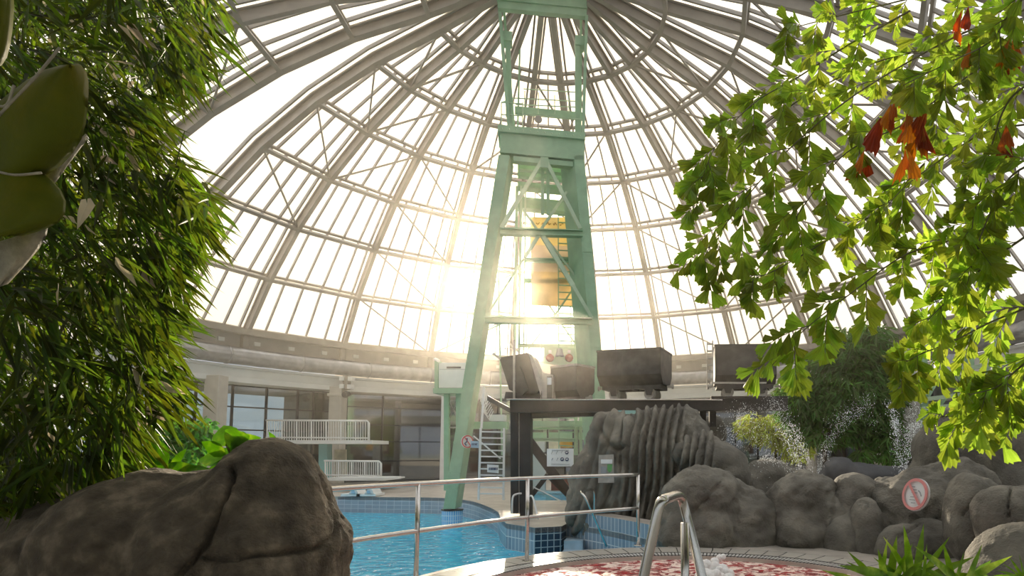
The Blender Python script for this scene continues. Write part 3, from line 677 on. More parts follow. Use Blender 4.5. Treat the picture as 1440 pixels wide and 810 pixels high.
# rib straps on the right wagon
wg = bpy.data.objects['mine_wagon.001']; mb = MB()
a = P(1002, 479, 13.25); b = P(1002, 548, 13.25)
for k in range(7): p = a.lerp(b, (k + .5) / 7); mb.beam(p, p + Vector((-.11, 0, 0)), .05, .035)
mb.beam(a, b, .03, .03); mb.beam(a + Vector((-.12, .02, 0)), b + Vector((-.12, .02, 0)), .02, .02); mb.build('ladder_rack', m_wagonl, wg)
bx(MB(), 1000, 537, 1078, 539.5, 13.15, .06).build('side_rail', m_wagonl, wg)
# tilted tipper wagon
tp = thing('tipper_wagon', 'black wagon tipped over at the left end of the trestle', 'wagon', P(735, 560, 13.5))
def pr(pts, d, dep, mat, name, par): return MB().prism([P(x, y, d) for x, y in pts], (0, dep, 0)).build(name, mat, par)
pr([(702, 503), (742, 496), (762, 542), (752, 559), (716, 548), (710, 528)], 13.4, .75, m_wagon, 'tub', tp)
pr([(743, 496), (748, 499), (764, 540), (760, 556), (757, 545)], 13.35, .8, m_wagonl, 'rim', tp)
pr([(731, 515), (736, 527), (742, 548), (734, 556), (724, 536)], 13.3, .1, m_wagon, 'rocker', tp)
pr([(748, 517), (750, 521), (753, 536), (751, 534)], 13.3, .02, m_dark, 'slot', tp)
MB().beam(P(693, 497, 13.4), P(704, 505, 13.4), .05, .05).build('tipping_lever', m_wagonl, tp)
MB().beam(P(723, 478, 13.3), P(723, 560, 13.3), .045, .045).build('upright_bar', m_wagonl, tp)
pr([(711, 551), (762, 553), (760, 561), (709, 561)], 13.4, .5, m_wagon, 'base_frame', tp)
bg_ = thing('gauge_box', 'small pale metal box with a white label beside the box wagon', 'box', P(767, 560, 13.3))
pr([(762, 522), (767, 525), (778, 527), (778, 560), (762, 560)], 13.35, .35, m_wagonl, 'case', bg_); pr([(769, 529), (776, 529), (776, 560), (769, 560)], 13.32, .03, m_wagon, 'opening', bg_); pr([(769.5, 531), (775.5, 531), (775.5, 541), (769.5, 541)], 13.29, .02, m_sign, 'label', bg_)
# ================================================================ ROCKS
def fieldrock(name, label, cat, blobs, mat, voxel=.06, disp=.05, dscale=1.2, cracks=(), smooth=3, fine=.012, flutes=None, group=None, uncracked=False):
    """blobs: (px, py, rx_px, ry_px, depth, thickness, tilt) ellipsoids fused into one skin"""
    bm = bmesh.new()
    for B in blobs:
        px, py, rx, ry, d, th = B[:6]; tilt = B[6] if len(B) > 6 else 0
        c = P(px, py, d); m = Matrix.Translation(c) @ Matrix.Rotation(R(tilt), 4, 'Y') @ Matrix.Diagonal((rx * d / FP, th, ry * d / FP, 1))
        bmesh.ops.create_icosphere(bm, subdivisions=4, radius=1.0, matrix=m)
    me = bpy.data.meshes.new('tmp'); bm.to_mesh(me); bm.free()
    o = bpy.data.objects.new('tmp', me); COL.objects.link(o)
    r = o.modifiers.new('r', 'REMESH'); r.mode = 'VOXEL'; r.voxel_size = voxel; r.use_smooth_shade = True
    if smooth: s_ = o.modifiers.new('s', 'SMOOTH'); s_.iterations = smooth; s_.factor = .5
    me2 = bpy.data.meshes.new_from_object(o.evaluated_get(bpy.context.evaluated_depsgraph_get())); bpy.data.objects.remove(o)
    n = len(me2.vertices); co = np.empty(n * 3); me2.vertices.foreach_get('co', co); co = co.reshape(-1, 3)
    no = np.array([v.normal[:] for v in me2.vertices])
    pd = np.array([proj(p) for p in co]); dv = np.zeros(n)
    for i in range(n):
        p = Vector(co[i]); dv[i] = noise.fractal(p * dscale, 1.0, 2.1, 3) * disp + noise.fractal(p * dscale * 5, .9, 2.1, 4) * fine
    def segd(a, b):
        a, b = np.array(a, float), np.array(b, float); t = np.clip(((pd - a) @ (b - a)) / ((b - a) @ (b - a)), 0, 1); return np.linalg.norm(pd - a - t[:, None] * (b - a), axis=1)
    cvec = co - np.array([0, 0, EYE]); face = (cvec * no).sum(1) < 0
    ck = np.zeros(n)
    for cr_ in cracks:
        w, dep, pts = cr_; pts2 = [pts[0]]
        for a, b in zip(pts[:-1], pts[1:]):
            for k in range(1, 5):
                t = k / 4; pts2.append((a[0] + (b[0] - a[0]) * t + rng.uniform(-1, 1) * w * .35, a[1] + (b[1] - a[1]) * t + rng.uniform(-1, 1) * w * .35))
        dd = np.min([segd(a, b) for a, b in zip(pts2[:-1], pts2[1:])], axis=0)
        ck = np.maximum(ck, np.where(face, np.exp(-(dd / w) ** 2) * dep, 0))
    dv -= ck
    if flutes:
        fn = flutes(pd, co); dv += np.where(face, fn, 0)
    co = co + no * dv[:, None]
    org = Vector(((co[:, 0].min() + co[:, 0].max()) / 2, (co[:, 1].min() + co[:, 1].max()) / 2, co[:, 2].min()))
    me2.vertices.foreach_set('co', (co - np.array(org)).ravel()); me2.materials.clear(); me2.materials.append(mat)
    me2.polygons.foreach_set('use_smooth', [True] * len(me2.polygons)); me2.update()
    ob = bpy.data.objects.new(name, me2); ob.location = org; COL.objects.link(ob); ORG[ob.name] = org
    return tag(ob, label, cat, group)
# foreground rock
fieldrock('boulder', 'big brown fake rock in the left foreground with dark cracks across it', 'rock',
    [(375, 738, 84, 116, 3.0, .42), (330, 775, 112, 118, 3.0, .50), (240, 775, 150, 116, 3.05, .50), (130, 838, 190, 138, 3.1, .50), (20, 885, 190, 130, 3.1, .5), (-110, 930, 190, 120, 3.1, .5), (402, 805, 68, 130, 2.95, .45), (392, 705, 52, 80, 3.05, .35), (300, 950, 225, 160, 3.0, .6)],
    m_rockf, voxel=.014, disp=.035, dscale=2.2, fine=.012, smooth=10,
    cracks=[(3.6, .05, [(322, 652), (327, 668), (318, 690), (305, 715), (297, 740), (288, 765), (270, 790), (245, 815)]), (3.0, .04, [(285, 787), (330, 785), (380, 780), (430, 775), (455, 768), (472, 752)]), (2.6, .035, [(458, 668), (470, 700), (474, 735), (470, 765), (462, 780)])])
# fluted central rock
def flut(pd, co):
    x, y = pd[:, 0], pd[:, 1]; w = np.clip((x - 868) / 14, 0, 1) * np.clip((968 - x) / 8, 0, 1)
    xx = x + (y - 580) * .13 + 2.5 * np.sin(y / 23)
    f = np.abs(np.sin((xx - 860) * pi / 11.0)) ** .6; g = np.abs(np.sin((x + (y - 600) * .35 + 5 * np.sin(y / 30)) * pi / 17)) ** .7
    return w * (f - .75) * .30 + (1 - np.clip((x - 858) / 14, 0, 1)) * (g - .7) * .16
fieldrock('rock_formation', 'tall fluted grey rock formation with organ pipe ridges below the trestle', 'rock',
    [(862, 660, 48, 84, 12.2, .6, 4), (845, 690, 42, 80, 12.2, .6), (830, 712, 30, 60, 12.1, .5), (925, 640, 60, 68, 12.0, .7), (960, 630, 44, 58, 12.1, .6), (895, 690, 60, 80, 12.1, .6), (945, 700, 60, 80, 12.0, .6), (982, 662, 40, 55, 11.9, .6), (1003, 680, 42, 55, 11.8, .6), (990, 720, 60, 60, 11.9, .6), (816, 722, 18, 34, 12, .35)],
    m_rock, voxel=.032, disp=.10, dscale=1.3, fine=.03, smooth=1, flutes=flut, cracks=[(3, .12, [(846, 606), (856, 626), (870, 634), (880, 628)]), (2.5, .1, [(846, 630), (842, 660)])])
fieldrock('boulder', 'rounded grey rock shoulder right of the fluted formation, above the long rock bank', 'rock', [(1012, 652, 38, 30, 11.0, .45, 12), (985, 640, 34, 32, 11.2, .4), (1025, 672, 30, 30, 10.9, .4), (1000, 690, 50, 40, 11, .5)], m_rock, voxel=.03, disp=.06, fine=.02, flutes=lambda pd, co: np.clip((1008 - pd[:, 0]) / 10, 0, 1) * (np.abs(np.sin((pd[:, 0] + (pd[:, 1] - 640) * .12 - 957) * pi / 11)) ** .6 - .75) * .22)
fieldrock('boulder', 'dark squared grey rock directly under the right part of the trestle', 'rock', [(985, 612, 32, 26, 14.4, .5), (1005, 610, 16, 26, 14.4, .5), (975, 640, 40, 40, 14.4, .5)], m_rock, voxel=.06, disp=.05)
# long bank: separate cast rocks
fieldrock('boulder', 'widest grey rock of the bank behind the steel handrail', 'rock', [(990, 715, 62, 60, 9.7, .55), (985, 750, 62, 52, 9.6, .6), (1050, 735, 46, 50, 9.75, .55), (1045, 765, 55, 45, 9.6, .5), (1010, 700, 70, 30, 9.9, .5, 12)], m_rock, voxel=.035, disp=.10, dscale=1.7, smooth=3, fine=.03,
    cracks=[(1.8, .05, [(1013, 678), (996, 700), (968, 722)]), (2.5, .03, [(1040, 690), (1070, 700)])])
fieldrock('boulder', 'flat fronted grey rock in the bank, next right of the widest one', 'rock', [(1130, 708, 46, 48, 9.6, .5, -8), (1125, 745, 44, 52, 9.5, .5), (1160, 745, 36, 60, 9.45, .45), (1110, 730, 30, 50, 9.6, .45)], m_rock, voxel=.035, disp=.10, dscale=1.8, smooth=3, fine=.03, cracks=[(2, .05, [(1176, 690), (1172, 730), (1160, 760)])])
fieldrock('boulder', 'long low rock bridging the gap left of the round prohibition sign', 'rock', [(1206, 688, 34, 21, 9.5, .4, 14), (1222, 694, 22, 16, 9.5, .35), (1196, 720, 30, 40, 9.35, .35), (1190, 765, 34, 42, 9.1, .4)], m_rock, voxel=.035, disp=.04, smooth=3)
fieldrock('boulder', 'narrow upright egg shaped rock in front of the bank', 'rock', [(1218, 735, 21, 36, 8.9, .35), (1222, 765, 22, 40, 8.8, .35), (1230, 750, 24, 34, 8.95, .3)], m_rock, voxel=.03, disp=.03, dscale=2, smooth=3, cracks=[(1.3, .03, [(1210, 706), (1222, 708), (1218, 716), (1212, 722)])])
fieldrock('boulder', 'grey rock slab carrying the round prohibition sign', 'rock', [(1290, 705, 58, 46, 9.1, .5, -14), (1340, 690, 60, 44, 9.2, .5, -8), (1270, 730, 34, 44, 9.0, .45), (1330, 725, 70, 44, 9.0, .5), (1250, 700, 26, 30, 9.3, .4)], m_rock, voxel=.035, disp=.10, dscale=1.6, smooth=3, fine=.03)
fieldrock('boulder', 'low ribbed rock at the rim below the round sign', 'rock', [(1275, 768, 42, 32, 8.4, .4), (1310, 762, 36, 34, 8.5, .4), (1255, 775, 24, 26, 8.4, .35), (1340, 765, 22, 34, 8.6, .4)], m_rock, voxel=.03, disp=.04, dscale=2.2, smooth=3, cracks=[(1.8, .05, [(1262, 755), (1280, 745), (1290, 737)])])
fieldrock('boulder', 'tall oval rock in front of the sign slab, second from the right edge', 'rock', [(1366, 716, 32, 52, 7.6, .4), (1352, 745, 20, 46, 7.6, .35), (1385, 735, 30, 50, 7.5, .4), (1380, 700, 26, 30, 7.8, .3)], m_rock, voxel=.03, disp=.04, dscale=2, smooth=3, cracks=[(1.8, .05, [(1374, 700), (1362, 715), (1352, 727)]), (2, .04, [(1377, 720), (1380, 760)])])
fieldrock('boulder', 'rounded rock with a black vertical crack at the right edge', 'rock', [(1420, 722, 46, 42, 6.8, .4), (1460, 740, 60, 60, 6.8, .5), (1400, 735, 22, 40, 6.8, .3), (1420, 760, 40, 40, 6.8, .4)], m_rock, voxel=.028, disp=.035, dscale=2, smooth=3, cracks=[(1.8, .06, [(1421, 682), (1420, 695), (1417, 712), (1419, 728)])])
fieldrock('boulder', 'pale rock in the bottom right corner behind the strap leaved plant', 'rock', [(1440, 800, 82, 62, 5.2, .4, -10), (1400, 830, 60, 50, 5.1, .35), (1480, 830, 100, 90, 5.2, .5)], m_rock, voxel=.025, disp=.03, dscale=2, smooth=4)
fieldrock('boulder', 'biggest brown grey rock at the right, rising behind the sign slab', 'rock', [(1350, 640, 62, 72, 10.3, .7, 10), (1400, 620, 60, 58, 10.4, .7), (1450, 640, 70, 70, 10.4, .8), (1330, 680, 50, 50, 10.3, .6), (1420, 690, 90, 60, 10.2, .7)], m_rock, voxel=.05, disp=.09, dscale=1.1, smooth=3, fine=.02, cracks=[(2.5, .08, [(1358, 570), (1350, 600), (1340, 640)]), (2, .05, [(1400, 600), (1395, 640)])])
fieldrock('boulder', 'dark slate blue rock behind the bank under the tree', 'rock', [(1215, 672, 72, 20, 13.2, .5), (1180, 664, 24, 22, 13.0, .4), (1260, 672, 40, 18, 13.2, .4), (1215, 690, 90, 30, 13.2, .5)], m_rockd, voxel=.05, disp=.06)
fieldrock('boulder', 'wet grey rock being hit by the fountain spray', 'rock', [(1080, 668, 32, 22, 12.6, .45), (1060, 680, 30, 20, 12.6, .4), (1105, 680, 26, 22, 12.6, .4), (1080, 695, 60, 30, 12.6, .5)], m_rock, voxel=.05, disp=.06)
# ================================================================ RAILINGS
def rail_thing(name, label, cat, loc): return thing(name, label, cat, loc)
rp_ = [(-3.05, 4.2), (-2.95, 4.9), (-2.80, 5.6), (-2.39, 6.5), (-1.48, 7.88), (-.06, 9.2)]
rg = thing('pool_railing', 'curved stainless steel railing with two rails along the pool edge', 'railing', (-1.48, 7.88, 0))
for z in (1.07, .57): MB().tube(spline([(x, y, z) for x, y in rp_], 10), .025, 12).build('rail', m_steel, rg, True)
for x, y in (rp_[1], rp_[3], rp_[4], rp_[5]):
    MB().cyl((x, y, .01), (x, y, 1.07), .026, 14).build('post', m_steel, rg, True); MB().lathe((x, y, .012), [(0, .012), (.06, .012), (.065, 0)], 20).build('post_flange', m_steel, rg)
hd = 2.8
hr = thing('pool_handrail', 'thick stainless steel grab rail at the whirlpool entry, nearest the camera', 'handrail', P(945, 812, hd))
a, b, c = P(905, 812, hd), P(929, 706, hd), P(955, 699, hd + .35)
MB().tube(spline([P(880, 930, hd), P(905, 812, hd), P(926, 716, hd), P(931, 706, hd + .02)], 6) + spline([P(935, 702, hd + .06), P(952, 697, hd + .28), P(959, 701, hd + .36)], 4) + spline([P(962, 712, hd + .38), P(988, 815, hd + .3), P(1010, 930, hd + .2)], 6), .0245, 16).build('bent_tube', m_steel, hr, True)
MB().tube([P(963, 735, hd + .30), P(964, 930, hd + .30)], .022, 14).build('upright', m_steel, hr, True)
def tubeT(pts, r, name, lab, cat, mat=m_steel, sp=5): return tag(MB().tube(spline(pts, sp), r, 8).build(name, mat, None, True), lab, cat)
tubeT([G(853, 768, -.2), P(826, 705, 10.2), P(817, 692, 10.4), P(824, 690, 10.9), P(835, 691, 11.3), P(836, 722, 11.4)], .02, 'entry_handrail', 'thin bent steel handrail on the tiled steps before the fluted rock', 'handrail')
tubeT([P(757, 730, 12.0), P(749, 699, 12.2), P(742, 700, 12.5)], .018, 'entry_handrail', 'short white grab rail right of the black posts', 'handrail', m_white)
tubeT([P(720, 722, 12.8), P(721, 700, 12.8), P(726, 695, 12.9), P(733, 694, 13.0)], .02, 'entry_handrail', 'small curved grab rail at the foot of the left black post', 'handrail', m_white)
tubeT([P(736, 678, 14), P(790, 705, 13.6)], .016, 'entry_handrail', 'slanting white rail between the black posts and the fluted rock', 'handrail', m_white, 2)
# galleries left
def gallery(label, x0, x1, yt, yb, d, slab_t, n, xs):
    g = thing('gallery', label, 'gallery', P((x0 + x1) / 2, yb + slab_t, d))
    bx(MB(), x0, yb, x1 + 4, yb + slab_t, d, 1.6).build('floor_slab', m_fascia, g)
    rm = MB(); rm.tube([P(x0, yt, d), P(x1 - 3, yt + .8, d), P(x1, yt + 4, d), P(x1, yb, d)], .035, 8); rm.tube([P(x0, yb - 4, d), P(x1, yb - 3, d)], .025, 8); rm.build('top_rail', m_white, g, True)
    bal = MB()
    for k in range(n):
        x = x0 + (x1 - x0) * (k + .5) / n; bal.cyl(P(x, yt + .5, d), P(x, yb, d), .014 if k % 6 else .03, 6)
    bal.build('balusters', m_white, g)
    return g
g1 = gallery('upper white railed gallery in front of the dark glass on the left', 374, 519, 591, 619, 24.0, 5, 42, None)
for x in (393, 452): bx(MB(), x - 4, 624, x + 8, 676, 24.6, .4).build('pillar', m_teal, g1)
g2 = gallery('lower white railed gallery under the upper one', 456, 536, 648, 672, 22.5, 4, 26, None)
bx(MB(), 474, 671, 560, 673, 21.5, .6).build('board', m_white, g2)
bx(MB(), 470, 632, 486, 672, 25.5, .1).build('door_leaf', M('cream door', (.55, .50, .38), .6), g2)
for n_, (x, lab) in enumerate(((494, 'left one of two small white loungers on the far pool deck'), (516, 'right one of two small white loungers on the far pool deck'))):
    lg = thing('sun_lounger', lab, 'lounger', P(x, 698, 19.6), 'loungers on the far deck')
    bx(MB(), x - 15, 694.5, x + 12, 698, 19.4, .7).build('seat', m_white, lg); pr([(x - 4, 695), (x + 1, 688), (x + 7, 688.5), (x + 10, 695)], 19.4, .6, m_white, 'backrest', lg); pr([(x, 689.5), (x + 4, 689.5), (x + 5, 694), (x, 694)], 19.37, .02, m_blues, 'cushion', lg)
# lamps on the column
lp = thing('box_lamps', 'cluster of four small white box lamps on the beige column', 'lamp', P(484, 546, 27.2))
for x, y in ((480, 532), (492, 532.5), (480, 543), (491, 543.5)): bx(MB(), x - 3, y - 3, x + 3, y + 3, 27.2, .3).build('lamp', m_white, lp)
bx(MB(), 482, 528, 489, 547, 27.3, .3).build('bracket', m_frame, lp)
sl = thing('spotlight', 'round spotlight hanging below the box lamps on the column', 'spotlight', P(484, 554, 27)); MB().lathe(P(484, 555, 26.8), [(.0, 0), (.14, .0), (.16, .1), (.10, .32), (0, .34)], 16, axis=(.3, 1, .2)).build('housing', m_dark, sl); MB().lathe(P(484.5, 555.5, 26.75), [(0, 0), (.11, 0), (.11, .03)], 16, axis=(.3, 1, .2)).build('lens', m_glassd, sl)
# white ladder stand
la = thing('scaffold_ladder', 'white metal ladder frame between the tower leg and the black posts', 'ladder', P(693, 706, 15.6))
for x0, x1 in ((676, 673), (709, 708)): MB().beam(P(x0, 602, 15.6), P(x1, 703, 15.6), .05, .05).build('side_rail', m_white, la)
for k in range(11): y = 607 + k * 8.7; MB().beam(P(676 - k * .2, y, 15.6), P(709, y + .6, 15.6), .035, .035).build('rung', m_white, la)
MB().beam(P(666, 613, 15.4), P(704, 645, 15.4), .03, .03).build('brace', m_white, la); MB().beam(P(681, 500 + 45, 15.8), P(677, 602, 15.6), .05, .05).build('upper_post', m_white, la)
bx(MB(), 688, 583, 709, 592, 16.8, .3); 
tag(bx(MB(), 688, 583, 709, 592, 16.7, .3).build('equipment_box', m_white, None), 'white box on the green beam left of the black posts', 'box')
lc = thing('link_cable', 'bundle of white looped cables hanging beside the tower leg', 'cable', P(680, 590, 16.4))
for k in range(7): x = 674 + k * 1.3; MB().tube([P(x + 6, 540 + k * 3, 16.4), P(x - 1, 556 + k * 4, 16.3), P(x + 6, 566 + k * 4, 16.2), P(x + 12, 560 + k * 3, 16.3)], .012, 6).build('cable', m_white, lc)
# ---------------------------------------------------------------- signs
def signboard(name, label, pts, d, dep=.03, mat=m_sign, cat='sign'):
    t = thing(name, label, cat, P(pts[0][0], pts[-1][1], d)); MB().prism([P(x, y, d) for x, y in pts], (0, dep, 0)).build('board', mat, t, bevel=.004); return t
ib_ = signboard('information_board', 'white board with rows of small pictograms left of the fluted rock', [(769, 631), (806.5, 631), (806.5, 656), (769, 656)], 12.9)
bx(MB(), 776, 632.8, 800, 633.6, 12.88, .01).build('lettering', m_gray, ib_)
for x, y, r, fill in ((797, 636.5, 2.6, 1), (790.5, 645.8, 2.7, 1), (797.3, 646, 2.6, 1), (776, 636.8, 1.8, 0), (783, 636.6, 1.8, 0), (790, 636, 1.4, 0), (776.5, 646, 1.4, 0), (783.5, 646, 1.6, 0)):
    c = P(x, y, 12.88); rr2 = r * 12.88 / FP
    mb = MB()
    if fill:
        mb.lathe(c, [(0, 0), (rr2, 0), (rr2, .01)], 20, axis=(0, 1, 0)); mb.build('pictogram', m_ink, ib_)
        MB().beam(c + Vector((-rr2 * .5, -.006, 0)), c + Vector((rr2 * .5, -.006, rr2 * .2)), .008, rr2 * .5).build('pictogram_figure', m_sign, ib_)
    else:
        mb.beam(c + Vector((-rr2 * .5, 0, -rr2)), c + Vector((rr2 * .4, 0, rr2)), .008, rr2 * .7, (0, 1, 0)); mb.ball(c + Vector((rr2 * .5, 0, rr2 * 1.1)), rr2 * .35, 6); mb.build('pictogram', m_ink if y > 640 else m_gray, ib_)
bx(MB(), 775, 652.5, 801, 653.2, 12.88, .01).build('lettering', m_gray, ib_)
def roundsign(name, label, c, nrm, rx, mats, flat=1.0):
    t = thing(name, label, 'sign', c); n = Vector(nrm).normalized(); x = n.cross(UP).normalized(); y = x.cross(n)
    MB().lathe(c, [(0, 0), (rx, 0), (rx, .02), (0, .02)], 40, axis=-n).build('disc', mats[0], t)
    mb = MB(); mb.lathe(c, [(rx * .80, .028), (rx * .98, .028), (rx * .98, .018)][::-1], 40, axis=n); mb.build('ring', mats[1], t)
    MB().beam(c + n * .032 + (x * .5 + y * .6) * rx, c + n * .032 - (x * .5 + y * .6) * rx, rx * .16, .008, n).build('slash', mats[1], t)
    return t, x, y, n
c = T(657, 621, -.02); nn_ = -TY
t_, x_, y_, n_ = roundsign('prohibition_sign', 'small red ringed no jumping sign on the left tower leg', c - TY * .04, -TY + TX * .7, .17, (m_sign, m_signr))
MB().tube([c - TY * .07 + y_ * .09, c - TY * .07, c - TY * .07 - y_ * .05 + x_ * .06, c - TY * .07 - y_ * .10 + x_ * .02], .02, 6).build('figure', m_ink, t_)
c = P(1288, 695.5, 8.30); t_, x_, y_, n_ = roundsign('prohibition_sign', 'large faded round no climbing sign bolted to the grey rock', c, (-.97, -.36, .24), .225, (m_sign, m_pink))
for k, (u, v, w) in enumerate(((.03, .10, .05), (.02, .06, .11), (.0, .02, .10), (.0, -.04, .12), (.02, -.08, .10), (.0, -.12, .07))): MB().beam(c + n_ * .03 + x_ * (u - w / 2) + y_ * v, c + n_ * .03 + x_ * (u + w / 2) + y_ * v, .010, .006, n_).build('lettering', m_gray, t_)
MB().tube([c + n_ * .035 + x_ * -.13 + y_ * -.02, c + n_ * .035 + x_ * -.10 + y_ * .03, c + n_ * .035 + x_ * -.07 + y_ * .05], .009, 6).build('figure', m_gray, t_)
s1 = signboard('depth_sign', 'small pale blue sign with dark lettering right of the tower leg', [(662, 620), (673, 620.5), (673, 630), (662, 629.5)], 15.0, mat=m_blues)
s2 = signboard('depth_sign', 'white and blue sign tied to the rungs of the white ladder', [(685, 653), (701, 654), (701, 665.5), (685, 664)], 15.35, mat=m_sign)
def scrib(t, x0, x1, y, d, h=.045, mat=None):
    mb = MB(); r_ = random.Random(int(x0)); x = x0
    while x < x1: a = P(x, y, d); mb.beam(a - UP * h / 2, a + UP * h / 2, .022, .01, (0, 1, 0)); mb.beam(a + UP * h / 2, a + UP * h / 2 + Vector((.025, 0, 0)), .012, .01, (0, 1, 0)); x += r_.choice((1.4, 1.7, 2.2))
    mb.build('lettering', mat or m_ink, t)
scrib(s1, 664, 671.5, 625, 14.97); scrib(s2, 688, 699, 659.5, 15.32, .06)
pl = signboard('notice_plate', 'weathered grey metal notice plate fixed on the fluted rock', [(842, 640), (863, 639), (863.5, 679), (841, 679)], 11.3, mat=m_wagonl)
bx(MB(), 845, 646, 861, 652, 11.28, .01).build('print', m_sign, pl); bx(MB(), 845, 656, 853, 666, 11.28, .01).build('print', m_gray, pl); pr([(854, 653), (861, 653), (860.5, 662), (857, 665), (854, 661)], 11.28, .01, M('green crest', (.12, .34, .12), .5), 'crest', pl)
# ---------------------------------------------------------------- things in the rooms beyond
tag(MB().lathe(P(799, 630, 20), [(.0, 0), (.26, .02), (.30, .15), (.2, .36), (0, .42)], 16).build('parasol', m_yobj, None, True), 'folded orange canvas parasol seen under the stage beams', 'parasol')
for (x0, y0, x1, y1, m_, lab) in ((748, 618, 766, 690, m_innerl, 'pale wall panel seen just right of the black posts'), (770, 615, 788, 632, M('cream cabinet', (.62, .56, .40), .6), 'cream cabinet behind the information board'), (788, 612, 795, 640, M('brown cabinet', (.20, .10, .07), .6), 'narrow brown cabinet next to the cream one'), (775, 668, 806, 690, M('red brown wall', (.20, .07, .05), .7), 'low red brown wall beneath the information board')):
    tag(bx(MB(), x0, y0, x1, y1, 21.5, .3).build('partition', m_, None), lab, 'partition')
# right hand green steel stair tower
st = thing('green_frame', 'green steel scaffold frame at the right behind the fishtail leaves', 'frame', P(1330, 640, 13.5))
for x0, x1, w in ((1297, 1300, .10), (1361, 1366, .16), (1398, 1404, .12), (1302, 1305, .05)): MB().beam(P(x0, 440 if x0 > 1310 else 500, 13.5), P(x1, 680, 13.5), w, w).build('post', m_green, st)
for a, b in (((1296, 562), (1440, 545)), ((1296, 575), (1440, 560)), ((1340, 520), (1440, 508))): MB().beam(P(*a, 13.4), P(*b, 13.0), .06, .09).build('rail', m_greenl, st)
for a, b in (((1304, 560), (1330, 515)), ((1341, 520), (1366, 560)), ((1366, 560), (1396, 505)), ((1305, 590), (1330, 560))): MB().beam(P(*a, 13.5), P(*b, 13.5), .05, .06).build('brace', m_green, st)
MB().cyl(P(1330, 500, 14), P(1330, 562, 14), .25, 24).build('tank', m_duct, st, True)
tag(bx(MB(), 1262, 540, 1299, 627, 14.5, .3).build('partition', m_wallg, None), 'flat grey panel behind the right fountain jets', 'partition')
# ================================================================ WATER SPRAY
def spray(label, jets, n, d, drop=.010, name='water_spray', seed=1):
    r_ = random.Random(seed); mb = MB()
    O = [(1, 0, 0), (-1, 0, 0), (0, 1, 0), (0, -1, 0), (0, 0, 1), (0, 0, -1)]; F = [(0, 2, 4), (2, 1, 4), (1, 3, 4), (3, 0, 4), (2, 0, 5), (1, 2, 5), (3, 1, 5), (0, 3, 5)]
    for k in range(n):
        j = r_.choices(jets, [q_[5] for q_ in jets])[0]; (xa, ya), (xp, yp), (xb, yb), s0, s1, _ = j
        t = r_.random(); x = (1 - t) ** 2 * xa + 2 * t * (1 - t) * xp + t * t * xb; y = (1 - t) ** 2 * ya + 2 * t * (1 - t) * yp + t * t * yb
        s_ = s0 + (s1 - s0) * t; p = P(x + r_.gauss(0, s_), y + r_.gauss(0, s_ * .8), d + r_.gauss(0, .15)); q_ = drop * r_.choice((.5, .7, 1, 1.4))
        mb.add([(p.x + a * q_ * .7, p.y + b * q_ * .7, p.z + c_ * q_) for a, b, c_ in O], F)
    return tag(mb.build(name, m_drop, None), label, 'water spray', kind='stuff')
spray('fine fountain mist and slanting jets left of the tree', [((1142, 664), (1120, 600), (1085, 560), 3, 7, 3), ((1128, 664), (1108, 610), (1080, 570), 2, 10, 3), ((1150, 664), (1165, 600), (1225, 560), 3, 8, 3), ((1035, 585), (1060, 560), (1085, 680), 9, 14, 3), ((1020, 600), (1040, 620), (1050, 680), 8, 12, 2), ((1075, 650), (1090, 640), (1130, 690), 8, 9, 2), ((1165, 600), (1200, 560), (1240, 600), 7, 9, 1)], 5200, 12.4, .0058, seed=5)
spray('pair of bright white splashing fountain jets right of the tree', [((1267, 664), (1262, 600), (1252, 565), 3.5, 5, 3), ((1272, 664), (1278, 600), (1288, 566), 3, 7, 3), ((1275, 662), (1285, 575), (1300, 600), 3, 6, 2), ((1258, 600), (1262, 570), (1258, 660), 3, 3, 1)], 2200, 12.3, .0075, seed=9)
fb = MB(); r_ = random.Random(4)
for k in range(60): p = G(1000 + r_.gauss(0, 14), 812 + r_.gauss(0, 7), 0); fb.ball((p.x, p.y, -.03 + max(0, r_.gauss(.05, .04))), r_.uniform(.03, .07), 5)
tag(fb.build('bubbling_foam', m_foam, None, True), 'white bubbling foam mound in the red whirlpool beside the handrail', 'foam', kind='stuff')
